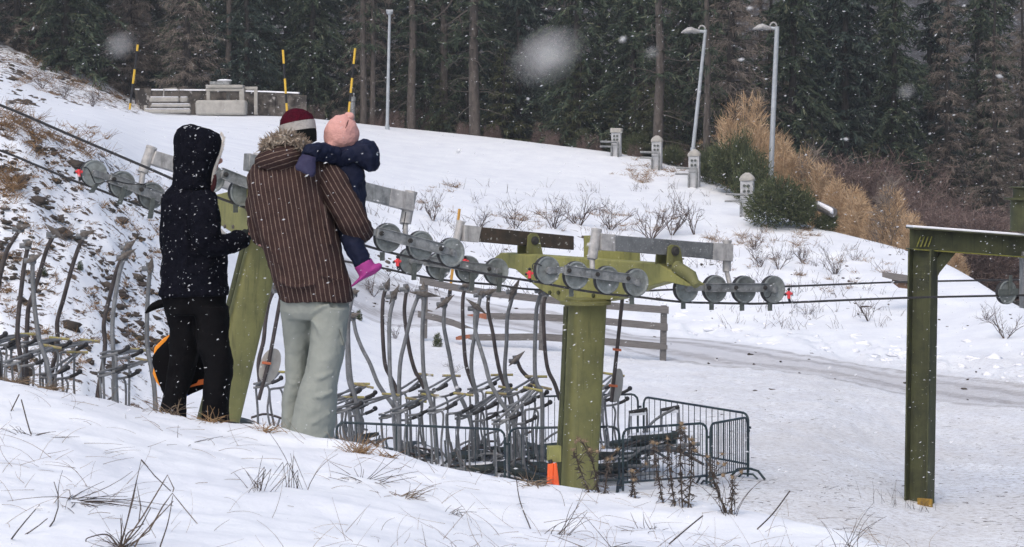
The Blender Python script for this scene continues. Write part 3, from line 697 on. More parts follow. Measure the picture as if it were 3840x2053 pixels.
# ------------------------------------------------------------------ parked chairs
def px_of(y, D): return y
def make_chair(h, D, T, vec=(-140, 85), dark=False, grip=None, label='', bend=(0, 0), seat=True, frame=True, lean=0.0):
    """h: hanger path in photo pixels, T: centre of the yellow foot bar, vec: from T to the bar pivot"""
    k = D / F; bx, by = h[-1]
    t = thing('chairlift_chair', label, 'lift chair', gnd(bx, D), 'chairlift chairs parked on the ground')
    base = gnd(bx, D)
    mt = M['hanger_dark' if dark else 'hanger']
    pts = smooth_path([W(x, y, D) for x, y in h], 5)
    m = MB(); n_ = len(pts); m.tube(pts, [0.034 + 0.006 * i / n_ for i in range(n_)], 10); hg = m.build('hanger', mt, t)
    # rope grip at the top: barrel, clamp and a double pointed cover
    ga, gl = grip if grip else (random.uniform(-40, 40), 75)
    c = W(h[0][0], h[0][1], D - 0.06); ca, sa = math.cos(R(ga)), math.sin(R(ga))
    dv = V((ca, random.uniform(-0.5, 0.5), sa)).normalized(); side = dv.cross(V((0, 1, 0))).normalized()
    L = gl * k
    m = MB()
    m.loft([ring(c + dv * (L * f), side * (w * 0.055), V((0, 1, 0)) * (w * 0.035), 10) for f, w in ((-0.5, 0.05), (-0.3, 0.45), (-0.1, 0.8), (0, 1.0), (0.12, 0.8), (0.3, 0.45), (0.52, 0.05))])
    g = m.build('grip', M['grip'], hg, angle=30)
    m = MB(); b_ = W(h[0][0] - 2, h[0][1] + 8, D); m.tube([b_ + V((-0.13, -0.03, 0.0)), b_ + V((0.05, 0.02, 0))], 0.042, 12); m.tube([b_ + V((-0.02, 0, 0.1)), b_ + V((0, 0, -0.06))], 0.05, 10); m.build('grip_barrel', M['hanger'], hg)
    # foot bar with its two arms
    tx, ty = T; DT = D + 0.25; Dp = D - 0.35
    px, py = tx + vec[0], ty + vec[1]
    m = MB(); hb = random.uniform(33, 43)
    sl = random.uniform(-0.05, 0.22)
    m.tube([W(tx - hb, ty - hb * sl, DT), W(tx + hb, ty + hb * sl, DT)], 0.024, 9)
    gap = 14
    m2 = MB()
    for s in (-1, 1):
        m2.tube(smooth_path([W(tx + s * 7, ty + 3, DT), W(px + s * gap * .6 + 12, py + s * gap * 0.5 - 6, Dp), W(px - 30, py + s * gap * 0.5 + 3, Dp - .05)], 3), 0.021, 8)
    ra = m2.build('foot_bar_arm', M['hanger'], t); m.build('foot_bar', M['yellow_worn'], ra)
    if frame:
        for s, (ox, oy, dd) in enumerate(((0, 0, 0.0), (random.uniform(45, 62), random.uniform(8, 22), 0.5))):
            X, Y, DD = px + ox, py + oy, Dp + dd
            hh = W(X, Y, DD).z - gz(W(X, Y, DD).x, DD); ph = max(60, hh / (DD / F))
            m = MB()
            m.tube(smooth_path([W(X + 58, Y - 14, DD), W(X + 20, Y - 3, DD), W(X - 12, Y + 1, DD), W(X - 20, Y + 14, DD), W(X - 14, Y + ph * .45, DD), W(X + random.uniform(-12, 4), Y + ph * 0.95, DD)], 4), 0.021, 8)
            m.tube(smooth_path([W(X + 20, Y - 2, DD), W(X + 30, Y + 25, DD), W(X + random.uniform(16, 34), Y + ph * .5, DD), W(X + random.uniform(28, 48), Y + ph * 0.95, DD)], 4), 0.019, 8)
            fr = m.build('armrest_frame', M['hanger'], t)
            m = MB(); m.tube(smooth_path([W(X + 38, Y - 8, DD - .03), W(X + 58, Y - 16, DD - .03), W(X + 72, Y - 24, DD - .03)], 3), 0.030, 10); m.ball(W(X + 74, Y - 27, DD - .03), 0.045); m.build('armrest_knob', M['black'], fr)
    if seat:
        yaw = random.uniform(-0.9, 0.5); u = V((math.cos(yaw), math.sin(yaw), random.uniform(-.35, .35))).normalized(); v = V((-u.y, u.x, 0.0)).normalized(); w = u.cross(v)
        c = base + V((random.uniform(-0.15, 0.1), 0.12, random.uniform(.10, .2)))
        m = MB(); m.loft([ring(c + w * z, u * (0.40 * f), v * (0.22 * f), 20, 3.5) for z, f in ((-0.035, 0.92), (-0.02, 1), (0.02, 1), (0.035, 0.92))]); st = m.build('seat', M['pad'], t)
        m = MB(); tl = (w * random.uniform(-.1, .4) + v * 0.8).normalized(); pb = c - v * 0.36 + w * random.uniform(-.02, .10) + u * random.uniform(-.1, .1)
        m.loft([ring(pb + (tl.cross(u)).normalized() * z, u * (0.38 * f), tl * (0.13 * f), 20, 3.5) for z, f in ((-0.04, 0.94), (-0.02, 1), (0.02, 1), (0.04, 0.94))]); m.build('backrest', M['pad'], t)
        m = MB()
        for s in (-1, 1): m.tube(smooth_path([c + u * (0.38 * s) - v * .3 + w * 0.3, c + u * (0.38 * s) - v * 0.25 - w * 0.1, c + u * (0.38 * s) + v * 0.22 - w * 0.11, c + u * (.38 * s) + v * .26 - w * .22], 3), 0.02, 7)
        m.tube([c + u * .38 - v * .25 - w * .1, c - u * .38 - v * .25 - w * .1], 0.018, 7); m.tube([c + u * .38 + v * .22 - w * .11, c - u * .38 + v * .22 - w * .11], 0.016, 7); m.build('seat_frame', M['hanger'], t)
        for _q in range(2):
            a_ = c + u * random.uniform(-.6, .3) + v * random.uniform(-.5, .1) + w * random.uniform(-.05, .15); dv_ = (u * random.uniform(.2, 1) + v * random.uniform(-.3, .5) + w * random.uniform(-.35, .5)).normalized(); m = MB(); m.tube(smooth_path([a_, a_ + dv_ * .28 + w * .05, a_ + dv_ * random.uniform(.5, .8) - w * random.uniform(0, .2)], 4), .021, 8); m.build('frame_rod', M['hanger' if _q else 'hanger_dark'], t)
        if random.random() < 0.75:
            m = MB(); m.loft([ring(c + w * z + u * 0.1, u * (0.28 * f), v * (0.15 * f), 14, 2.5) for z, f in ((0.03, 1), (0.05, 0.9), (0.06, 0.6))]); m.build('snow_patch', M['snow'], st)
    return t

CH = [
 ([(1330, 1096), (1320, 1120), (1309, 1180), (1306, 1260), (1310, 1360), (1318, 1435), (1334, 1500), (1346, 1580), (1352, 1690)], 38.6, (1465, 1480), (-185, 60), 0, (15, 40), 'grey parked chair with a kinked hanger just right of the pale trousers'),
 ([(1452, 1072), (1446, 1085), (1436, 1130), (1434, 1220), (1439, 1320), (1446, 1375), (1462, 1410), (1482, 1450), (1496, 1490)], 40.6, (1365, 1448), (-90, 42), 1, (72, 70), 'dark parked chair whose hanger runs left beside a grey one, spindle pointing steeply up'),
 ([(1478, 1106), (1474, 1130), (1461, 1195), (1460, 1300), (1464, 1420), (1476, 1480), (1492, 1530), (1498, 1610), (1498, 1690)], 38.4, (1613, 1482), (-120, 60), 0, (62, 95), 'grey parked chair with a long spindle slanting down its left side, beside a dark hanger'),
 ([(1527, 1078), (1519, 1130), (1517, 1181), (1527, 1262), (1540, 1335), (1558, 1395), (1576, 1425), (1594, 1462)], 41.0, (1590, 1405), (-95, 70), 1, (5, 20), 'dark parked chair whose hanger crosses behind the left-leaning grey one'),
 ([(1586, 1086), (1568, 1114), (1545, 1175), (1522, 1268), (1503, 1348), (1497, 1430), (1498, 1500), (1497, 1600), (1500, 1700)], 39.2, (1560, 1500), (-110, 60), 0, (84, 60), 'grey parked chair with a hanger leaning to the left, below the fence rail end'),
 ([(1592, 1104), (1592, 1132), (1585, 1204), (1584, 1291), (1589, 1400), (1597, 1445), (1610, 1490), (1624, 1540), (1632, 1620), (1640, 1740)], 38.2, (1738, 1479), (-105, 62), 0, (-9, 120), 'stout grey parked chair with a reddish spindle lying almost level'),
 ([(1668, 1134), (1666, 1165), (1664, 1219), (1674, 1277), (1686, 1335), (1698, 1405), (1717, 1467), (1746, 1530), (1768, 1595), (1784, 1720)], 38.8, (1860, 1476), (-125, 85), 0, (38, 90), 'grey parked chair with a brown spindle tilted up right, left of the broken rail'),
 ([(1748, 1070), (1737, 1111), (1735, 1175), (1740, 1291), (1747, 1364), (1760, 1410), (1776, 1450), (1790, 1490)], 41.0, (1693, 1410), (-95, 62), 1, (10, 45), 'dark parked chair with its top hidden by the far wheel train'),
 ([(1786, 1150), (1781, 1190), (1784, 1248), (1801, 1306), (1819, 1364), (1838, 1435), (1874, 1500), (1906, 1550), (1947, 1640), (1966, 1760)], 38.0, (1998, 1460), (-125, 120), 0, (-38, 100), 'grey parked chair with a spindle tilted down right and a long slanting hanger'),
 ([(1806, 1100), (1796, 1140), (1783, 1240), (1770, 1320), (1768, 1390), (1777, 1440), (1788, 1490), (1788, 1624), (1792, 1740)], 40.2, (1905, 1456), (-120, 85), 0, (20, 30), 'grey parked chair standing straight behind the spindle that tilts down right'),
 ([(1834, 1096), (1830, 1161), (1848, 1248), (1859, 1320), (1874, 1393), (1890, 1440), (1910, 1490), (1920, 1540)], 41.2, (1882, 1407), (-100, 58), 1, (18, 85), 'dark parked chair under the last wheel of the far train'),
 ([(1928, 1088), (1917, 1132), (1903, 1190), (1899, 1291), (1893, 1379), (1899, 1435), (1914, 1480), (1926, 1560), (1934, 1740)], 39.6, (2010, 1413), (-95, 65), 0, (64, 105), 'grey parked chair with a spindle that reaches up to the ropes'),
 ([(2036, 1084), (2016, 1140), (2010, 1190), (2006, 1291), (2006, 1393), (2014, 1440), (2032, 1480), (2034, 1600), (2034, 1740)], 39.0, (2028, 1452), (-100, 75), 0, (50, 60), 'grey parked chair nearest the left edge of the near olive pylon'),
 ([(2050, 1094), (2037, 1161), (2041, 1262), (2046, 1335), (2057, 1393), (2080, 1440), (2100, 1500)], 41.2, (2300, 1405), (-70, 60), 1, (40, 40), 'dark parked chair partly behind the near olive pylon'),
 ([(1937, 1346), (1952, 1384), (1972, 1408), (1996, 1428), (2020, 1470)], 41.6, (2292, 1450), (-60, 62), 1, (42, 85), 'short dark parked chair with a pointed spindle standing low in front of clean snow'),
 ([(1324, 1184), (1334, 1245), (1357, 1306), (1387, 1364), (1414, 1432), (1437, 1470), (1480, 1532), (1500, 1600)], 40.0, (1326, 1490), (-70, 40), 0, (20, 60), 'rough grey parked chair with a hanger slanting down to the right next to the trousers'),
 ([(1302, 1130), (1306, 1200), (1302, 1300), (1306, 1420), (1330, 1500), (1340, 1600)], 41.5, (1350, 1440), (-80, 55), 0, (75, 40), 'grey parked chair half hidden by the trousers of the standing man'),
]
for h, D, T, vec, dark, grip, lab in CH: make_chair(h, D, T, vec, bool(dark), grip, lab)
CL = [
 ([(80, 852), (54, 893), (29, 934), (13, 985), (0, 1040), (-14, 1130), (-20, 1220), (-10, 1330), (0, 1430)], 35.4, (30, 1272), (-110, 30), 1, (8, 85), 'dark parked chair bent over the left picture edge'),
 ([(107, 914), (92, 990), (80, 1083), (68, 1195), (66, 1268), (76, 1336), (82, 1420), (84, 1560)], 35.0, (96, 1254), (-150, 26), 1, (30, 40), 'dark upright parked chair, second hanger from the left edge'),
 ([(125, 970), (122, 1025), (129, 1146), (146, 1268), (166, 1330), (184, 1400), (192, 1560)], 34.6, (192, 1300), (-150, 62), 0, (30, 75), 'grey parked chair with a brown spindle, crossing a dark curved hanger'),
 ([(207, 872), (175, 937), (146, 1034), (124, 1102), (106, 1161), (100, 1268), (97, 1340), (104, 1540)], 36.0, (222, 1270), (-160, 30), 1, (-42, 105), 'dark parked chair with a long curved hanger and a spindle tilted down right'),
 ([(318, 878), (292, 937), (268, 1010), (238, 1122), (215, 1205), (216, 1268), (210, 1326), (196, 1390), (190, 1540)], 36.6, (338, 1278), (-150, 34), 1, (18, 100), 'dark parked chair standing alone with a smoothly curved hanger'),
 ([(484, 922), (443, 1000), (418, 1088), (390, 1210), (394, 1283), (388, 1355), (368, 1470), (360, 1560)], 36.4, (290, 1322), (-110, 85), 1, (44, 75), 'dark parked chair crossing a paler hanger, left of the hooded person'),
 ([(470, 958), (448, 1025), (428, 1146), (421, 1244), (428, 1365), (432, 1440), (426, 1560)], 35.8, (545, 1352), (-150, 50), 0, (32, 95), 'pale grey parked chair crossing a dark hanger, left of the hooded person'),
 ([(565, 1000), (557, 1073), (552, 1170), (552, 1292), (568, 1385), (580, 1470), (584, 1580)], 36.0, (515, 1312), (-110, 20), 0, (78, 75), 'grey parked chair behind the dark sled handle'),
 ([(1032, 1080), (1010, 1130), (996, 1200), (988, 1280), (970, 1360), (975, 1440)], 39.8, (1040, 1395), (-60, 50), 1, (30, 20), 'dark parked chair seen through the gap between the pylon leg and pale trousers'),
]
for h, D, T, vec, dark, grip, lab in CL: make_chair(h, D, T, vec, bool(dark), grip, lab)

# drag-lift poles with a pale oval disc
def disc_pole(pts, D, disc, clamps, lab, tilt):
    t = thing('disc_pole', lab, 'pole with disc', W(pts[-1][0], pts[-1][1], D), 'poles with a pale oval disc')
    m = MB(); m.tube([W(x, y, D) for x, y in pts], 0.034, 10); m.build('pole', M['hanger_dark'], t)
    (cx, cy, hw, hh) = disc; k = D / F
    q = Matrix.Rotation(R(tilt), 3, 'Z'); a = q @ V((hw * k * 1.25, 0, 0)); n = q @ V((0, 1, 0))
    up = (W(pts[0][0], pts[0][1], D) - W(pts[-1][0], pts[-1][1], D)).normalized()
    c = W(cx, cy, D + 0.09); m = MB()
    m.loft([ring(c + n * z, a * f, up * (hh * k * f), 30, 2.2) for z, f in ((-0.02, 0.93), (-0.012, 1), (0.012, 1), (0.02, 0.93))]); m.build('disc', M['concrete'], t)
    for y in clamps:
        i = (y - pts[0][1]) / (pts[-1][1] - pts[0][1]); x = pts[0][0] + (pts[-1][0] - pts[0][0]) * i
        m = MB(); m.box(W(x, y, D - 0.03), V((0.075, 0, -0.008)), V((0, 0.05, 0)), V((0, 0, 0.018))); m.build('clamp', mat('rusty_clamp', (0.45, 0.12, 0.05), 0.7), t)
disc_pole([(1052, 1120), (1008, 1360), (970, 1500)], 38.0, (1012, 1372, 32, 66), [1362], 'dark slanted pole with a pale oval disc left of the pale trousers', 25)
disc_pole([(2334, 1120), (2312, 1330), (2293, 1508)], 38.4, (2312, 1446, 24, 64), [1312, 1447], 'dark upright pole with a pale disc right of the near olive pylon', 40)

# loose chairs heaped inside the barriers, right of the pylon
def heap_chair(c, yaw, frame_h, lab, pitch=0.1, snowy=True):
    t = thing('chairlift_chair', lab, 'lift chair', c, 'chairlift chairs parked on the ground')
    u = V((math.cos(yaw), math.sin(yaw), 0)); v = V((-u.y, u.x, 0)); w = V((0, 0, 1)); u = (u + w * pitch).normalized()
    b = c + w * 0.40
    for nm, off, dz in (('seat', 0.0, 0.0), ('backrest', 0.30, -0.16)):
        m = MB(); m.loft([ring(b + v * off + w * (z + dz), u * (0.42 * f), v * (0.17 * f), 20, 4.5) for z, f in ((-0.05, .94), (-0.03, 1), (0.03, 1), (0.05, .94))]); m.build(nm, M['pad'], t)
    if frame_h:
        for s in (-0.62, 0.55):
            m = MB(); q = b + u * (0.48 * s) * 1.0; f1 = u * 0.16
            m.tube([q - f1 * 1.0, q - f1 * 0.85 + w * frame_h, q + f1 * 1.0 + w * (frame_h + 0.03), q + f1 * 1.05 - w * 0.02], 0.026, 8); fr = m.build('armrest_frame', M['hanger'], t)
            m = MB(); m.tube([q - f1 * 0.95 + w * (frame_h + 0.012), q + f1 * 1.05 + w * (frame_h + 0.05)], 0.036, 9); m.build('armrest_pad', M['black'], fr)
            m = MB(); m.box(q + w * (frame_h - 0.02) - v * 0.03, f1 * 0.9, v * 0.012, w * 0.022); m.build('snow_cap', M['snow'], fr)
    m = MB()
    for s in (-1, 1):
        m.tube(smooth_path([b + u * 0.5 * s - v * 0.2, b + u * 0.55 * s - w * 0.2 + v * .1, b + u * 0.4 * s - w * 0.38 + v * 0.3], 4), 0.024, 8)
        m.tube([b + u * 0.6 * s - w * 0.05, b - u * 0.2 * s - w * 0.16 + v * 0.2], 0.022, 8)
    m.tube([b + u * .5 - w * .2 + v * .1, b - u * .5 - w * .2 + v * .1], .022, 8); m.build('seat_frame', M['hanger'], t)
    for _q in range(3):
        a_ = b + u * random.uniform(-.6, .2) - v * random.uniform(.1, .4) + w * random.uniform(-.3, .1); dv_ = (u * random.uniform(.4, 1) + w * random.uniform(-.4, .4)).normalized(); m = MB(); m.tube(smooth_path([a_, a_ + dv_ * .3 + w * .06, a_ + dv_ * .7], 4), .024, 8); m.build('frame_rod', M['hanger' if _q else 'hanger_dark'], t)
    m = MB(); m.tube([b - u * 0.9 + w * -0.18 - v * 0.2, b + u * 0.75 + w * -0.16 - v * 0.25], 0.033, 10); m.build('hanger', M['hanger'], t)
    if snowy:
        m = MB(); m.loft([ring(b + w * z - u * .08, u * (0.40 * f), v * (0.15 * f), 14, 2.5) for z, f in ((0.045, 1), (0.06, 0.92), (0.07, 0.6))]); m.build('snow_patch', M['snow'], t)
heap_chair(W(2455, 1722, 38.4) , R(6), 0.42, 'toppled parked chair with two square armrest frames inside the barriers', 0.06)
heap_chair(W(2310, 1790, 38.0), R(-4), 0, 'toppled parked chair lying flat behind the barrier joint, right of the near olive pylon', -0.02)
heap_chair(W(2370, 1745, 39.0), R(30), 0, 'toppled parked chair lying under the one with square armrest frames', 0.04, False)
heap_chair(W(2290, 1830, 37.8), R(20), 0, 'lowest toppled parked chair in the heap beside the near olive pylon', 0.02)

# ------------------------------------------------------------------ crowd barriers
def barrier(x0, d0, x1, d1, lab, nb=17, feet=(1, 1), h=1.06, gap=0.14):
    A = gnd(x0, d0); B = gnd(x1, d1); u = B - A; u.z *= 1; Lh = u.length; ud = u.normalized(); w = V((0, 0, 1))
    t = thing('crowd_barrier', lab, 'barrier', A, 'dark crowd barriers round the parked chairs')
    r = 0.13
    def P(s, z): return A + ud * (s * Lh) + w * z
    rr = r / Lh
    pts = [P(0, 0.03), P(0, h - r)] + [P(rr * (1 - math.cos(q)), h - r + r * math.sin(q)) for q in (0.5, 1.05)] + [P(rr, h), P(1 - rr, h)] + [P(1 - rr * (1 - math.cos(q)), h - r + r * math.sin(q)) for q in (1.05, 0.5)] + [P(1, h - r), P(1, 0.03)]
    m = MB(); m.tube(pts, 0.021, 10); m.tube([P(0, gap + 0.03), P(1, gap + 0.03)], 0.018, 8); m.build('frame', M['barrier'], t)
    m = MB()
    for i in range(1, nb + 1): f = i / (nb + 1); m.tube([P(f, gap + 0.03), P(f, h)], 0.0075, 6, cap=False)
    m.build('bars', M['barrier'], t)
    nrm = V((-ud.y, ud.x, 0)).normalized()
    for s, on in zip((0.0, 1.0), feet):
        if not on: continue
        c = P(s, 0.0)
        m = MB()
        m.tube([c - nrm * 0.33 + w * 0.0, c - nrm * 0.20 + w * 0.14, c - nrm * 0.05 + w * 0.17, c + nrm * 0.05 + w * 0.17, c + nrm * 0.20 + w * 0.14, c + nrm * 0.33 + w * 0.0], 0.022, 8)
        m.tube([c - nrm * 0.19, c - nrm * 0.10 + w * 0.075, c + nrm * 0.10 + w * 0.075, c + nrm * 0.19], 0.018, 8); m.build('foot', M['barrier'], t)
    m = MB(); m.box(P(1, 0.82) + ud * 0.04, ud * 0.03, nrm * 0.01, w * 0.02); m.build('hook', M['barrier'], t)
barrier(1262, 36.5, 1893, 37.0, 'dark crowd barrier in front of the parked chairs, right of the pale trousers', 16)
barrier(1910, 37.2, 2322, 36.9, 'dark crowd barrier passing behind the near olive pylon')
barrier(2336, 36.6, 2650, 37.3, 'dark crowd barrier behind the tall thistles, right of the near olive pylon', 18, (0, 1))
barrier(2664, 37.2, 2804, 38.4, 'dark crowd barrier seen nearly end on, at the right end of the enclosure', 17, (0, 1))
barrier(2414, 41.3, 2806, 38.9, 'dark crowd barrier sloping along the far right side of the enclosure', 17, (0, 0))
barrier(1960, 41.8, 2392, 41.8, 'dark crowd barrier at the back of the enclosure behind the near olive pylon', 17, (0, 0))

# ------------------------------------------------------------------ wooden fence
FD = 60.0
t = thing('wooden_fence', 'weathered grey wooden rail fence with broken rails beside the track', 'fence', gnd(2490, FD))
def post(x, y0, y1, hw):
    m = MB(); k = FD / F; m.box((W(x, y0, FD) + W(x - 4, y1, FD)) / 2, V((hw * k, 0.02, 0)), V((-0.01, 0.06, 0)), (W(x, y0, FD) - W(x - 4, y1, FD)) / 2); m.build('post', M['wood'], t, bevel=0.01)
post(2490, 1146, 1356, 11); post(2036, 1104, 1316, 11); post(1594, 1040, 1270, 11)
def rail(pts, h0, raw=None, off=0.09):
    D_ = FD - off; k = D_ / F
    m = MB(); m.loft([[W(x, y - hh / 2, D_ - .03), W(x, y + hh / 2, D_ - .03), W(x, y + hh / 2, D_ + .03), W(x, y - hh / 2, D_ + .03)] for x, y, hh in pts]); r_ = m.build('rail', M['wood'], t, angle=20)
    if raw:
        m = MB(); m.loft([[W(x, y - hh / 2, D_ - .034), W(x, y + hh / 2, D_ - .034), W(x, y + hh / 2, D_ + .034), W(x, y - hh / 2, D_ + .034)] for x, y, hh in raw]); m.build('split_end', M['wood_raw'], r_, angle=20)
rail([(1574, 1052, 26), (1700, 1078, 26), (1820, 1098, 27), (2036, 1123, 27)], 27)
rail([(2030, 1122, 27), (2250, 1145, 27), (2508, 1164, 27)], 27, off=0.10)
rail([(1566, 1178, 25), (1640, 1194, 25), (1700, 1212, 25), (1730, 1224, 24), (1752, 1227, 9), (1776, 1233, 3)], 25)
rail([(1822, 1186, 24), (2030, 1190, 26), (2250, 1204, 27), (2504, 1228, 27)], 27, raw=[(1752, 1182, 3), (1780, 1184, 12), (1800, 1185, 18), (1824, 1187, 23)])
rail([(1756, 1264, 18), (1780, 1266, 25), (2030, 1264, 27), (2250, 1280, 27), (2470, 1299, 26), (2503, 1303, 16)], 27, raw=[(1709, 1270, 10), (1722, 1268, 16), (1745, 1264, 16), (1762, 1262, 14)])

# ------------------------------------------------------------------ lamps, stakes, posts, wall
def lamp(x0, y0, x1, y1, D, r, kind, lab):
    t = thing('lamp_post', lab, 'lamp post', W(x0, y0, D)); k = D / F
    g_ = gpix(x0, y0, 60); D = min(D, g_.y) if g_ is not None else D; A, B = W(x0, y0 + 8, D), W(x1, y1, D); k = D / F
    m = MB(); m.tube([A, A.lerp(B, 0.5), B], [r * k, r * k * 0.92, r * k * 0.8], 12); m.build('pole', M['lamp'], t)
    m = MB(); m.tube([A - V((0, 0, 0.1)), A + (B - A) * 0.03], r * k * 1.35, 12); m.build('base_sleeve', M['lamp'], t)
    if kind:
        m = MB(); h = kind
        c = B + V((-0.02, 0, 0)); m.tube([c + V((0, 0, -8 * k)), c + V((-38 * k, 0, -4 * k))], 6 * k, 10); m.build('arm', M['lamp'], t)
        m = MB(); m.loft([ring(c + V((x * k, 0, z * k)), V((0, w * k, 0)), V((0, 0, hh * k)), 18) for x, z, w, hh in ((-20, -7, 6, 6), (-34, -6, 14, 9), (-52, -2, 20, 13), (-68, -3, 19, 11), (-82, -8, 10, 6), (-90, -11, 3, 2))]); m.build('lamp_head', M['galv_pale'], t)
        m = MB(); m.lathe(c + V((-56 * k, 0, -12 * k)), V((0, 0, 1)), [(0, -4 * k), (11 * k, -3 * k), (15 * k, 3 * k), (0, 4 * k)], 18); m.build('lamp_glass', mat('lamp_glass', (0.12, 0.13, 0.14), 0.2), t)
        m = MB(); q = [c + V(((-12 + 12 * math.cos(a)) * k, 0, (2 + 13 * math.sin(a)) * k)) for a in np.linspace(0, math.pi, 9)]; m.tube(q, 3 * k, 8); m.build('end_loop', M['galv_pale'], t)
    else:
        m = MB(); m.lathe(B, V((0, 0, 1)), [(0, 0), (0.12, 0), (0.15, 0.06), (0.15, 0.11), (0, 0.12)], 16); m.box(B + V((0, 0, 0.17)), V((0.16, 0, 0)), V((0, 0.1, 0)), V((0, 0, 0.05))); m.build('lamp_head', M['lamp'], t, bevel=0.01)
lamp(1452, 474, 1461, 55, 104, 6.5, 0, 'thin pale lamp post without an arm, right of the pink hat')
lamp(2598, 560, 2646, 112, 93, 7.5, 1, 'leaning grey lamp post with its head to the left, left of the tall straight one')
lamp(2888, 700, 2914, 100, 90, 10.5, 1, 'tallest grey lamp post standing in the dark pine bushes')
def stake(x0, y0, x1, y1, D, bands, lab):
    t = thing('snow_stake', lab, 'snow stake', W(x0, y0, D), None); A, B = W(x0, y0 + 10, D), W(x1, y1, D); k = D / F
    for i in range(len(bands) - 1):
        m = MB(); m.tube([A.lerp(B, bands[i]), A.lerp(B, bands[i + 1])], 4.3 * k, 8); m.build('band', M['black' if i % 2 else 'yellow'], t)
stake(486, 402, 517, 168, 100, [0, 0.10, 0.40, 0.62, 0.90, 1], 'yellow and black snow stake at the left end of the stone wall')
stake(1078, 434, 1061, 188, 103, [0, 0.22, 0.36, 0.58, 0.80, 1], 'yellow and black snow stake above the maroon hat')
stake(1304, 450, 1332, 182, 101, [0, 0.28, 0.40, 0.60, 0.79, 1], 'yellow and black snow stake beside the pink hat')
t = thing('wooden_stake', 'thin orange-yellow stake with a black foot behind the broken fence', 'stake', W(1685, 1110, 66)); m = MB(); m.tube([W(1688, 1090, 66), W(1723, 784, 66)], 0.042, 8); m.build('shaft', mat('orange_stake', (0.5, 0.26, 0.04), 0.6), t)
m = MB(); m.tube([W(1685, 1115, 66), W(1688, 1089, 66)], 0.06, 8); m.build('foot', M['black'], t)

# stone wall and the concrete pieces in front of it
WD = 107.0
t = thing('stone_wall', 'low dark stone retaining wall with snow on top at the forest edge', 'wall', W(800, 436, WD))
m = MB(); wp = [(506, 400, 338), (548, 418, 340), (760, 436, 341), (1000, 444, 347), (1120, 446, 352)]
P_ = [W(x, y0, WD + (2.5 if i == 0 else 0)) for i, (x, y0, y1) in enumerate(wp)]; Q_ = [W(x, y1, WD + (2.5 if i == 0 else 0)) for i, (x, y0, y1) in enumerate(wp)]
bk = V((0, 0.6, 0)); m.loft([[p - V((0, 0, .3)), q, q + bk, p + bk - V((0, 0, .3))] for p, q in zip(P_, Q_)]); m.build('masonry', M['stone'], t, angle=20)
m = MB(); m.loft([[q + V((0, -0.04, 0.003)), q + V((0, -0.02, 0.07)), q + bk + V((0, 0, 0.09)), q + bk + V((0, .03, .003))] for q in Q_]); m.build('snow_cap', M['snow'], t)
m = MB()
for x in (1128, 1010, 545): y = 441 if x > 900 else 416; k = WD / F; m.box(W(x, y - 45, WD - 0.04), V((22 * k, 0, 0)), V((0, 0.05, 0)), V((0, 0, 38 * k)))
m.build('pilaster', M['stone'], t, bevel=0.02)
k = (WD - 1.6) / F
t = thing('concrete_kiosk', 'pale concrete box frame on a broad block before the stone wall', 'concrete block', W(840, 436, WD - 1.6))
def fbox(m, x0, y0, x1, y1, D, dep): m.box((W(x0, y0, D) + W(x1, y1, D)) / 2, V(((x1 - x0) / 2 * D / F, 0, 0)), V((0, dep / 2, 0)), V((0, 0, (y1 - y0) / 2 * D / F)))
m = MB(); fbox(m, 737, 377, 925, 434, WD - 2.2, 0.9); m.build('block', M['concrete'], t, bevel=0.12)
for (x0, x1, D) in ((775, 788, WD - 1.6), (898, 916, WD - 1.6), (850, 862, WD - .8)):
    m = MB(); fbox(m, x0, 332, x1, 434, D, 0.18); m.build('leg', M['concrete'], t, bevel=0.015)
m = MB(); fbox(m, 775, 333, 917, 344, WD - 1.25, 0.9); m.build('lintel', M['concrete'], t, bevel=0.015)
m = MB(); fbox(m, 777, 320, 915, 332.6, WD - 1.25, 1.0); m.build('slab', M['concrete'], t, bevel=0.03)
m = MB(); fbox(m, 790, 307, 864, 319.7, WD - 1.25, 0.7); hb = m.build('top_box', M['galv'], t, bevel=0.02)
m = MB(); c = W(842, 303, WD - 1.25); m.ell(c, V((0.36, 0, 0)), V((0, 0.3, 0)), V((0, 0, 0.07))); m.build('snow_cap', M['snow'], hb)
t = thing('pipe_frame', 'pale angled pipe frame standing beside the concrete kiosk', 'pipe frame', W(960, 430, WD - 1.2))
m = MB(); fbox(m, 918, 326, 966, 338, WD - 1.2, 0.16); m.build('top_bar', M['concrete'], t, bevel=0.02)
m = MB(); fbox(m, 953, 338.2, 966, 432, WD - 1.2, 0.16); m.build('leg', M['concrete'], t, bevel=0.02)
t = thing('snow_groomer_bench', 'snow covered bench of stacked pale beams before the stone wall', 'bench', W(620, 428, WD - 1.5)); t.name = 'garden_bench'
for nm, (x0, y0, x1, y1), dz in (('backrest', (561, 366, 672, 385), 0), ('backrest', (674, 366, 706, 386), 0.1), ('seat', (566, 392, 716, 404), -0.4), ('base_beam', (541, 411, 716, 426), -0.7)):
    m = MB(); fbox(m, x0, y0, x1, y1, WD - 1.5 + dz, 0.3); bo = m.build(nm, M['concrete'], t, bevel=0.06)
    m = MB(); fbox(m, x0 + 4, y0 - 3, x1 - 4, y0 - 0.2, WD - 1.5 + dz, 0.26); m.build('snow_cap', M['snow'], bo, bevel=0.015)
for x in (548, 708):
    m = MB(); fbox(m, x - 6, 396, x + 6, 430, WD - 1.7, 0.5); m.build('leg', M['concrete'], t, bevel=0.03)
m = MB(); m.tube([W(613, 366, WD - 1.3), W(615, 334, WD - 1.3), W(663, 332, WD - 1.3)], 0.035, 8); m.build('pipe', M['concrete'], t)
t = thing('hydrant_post', 'grey round post with a ball on top behind the pink hat', 'post', W(1325, 450, 108)); k = 108 / F
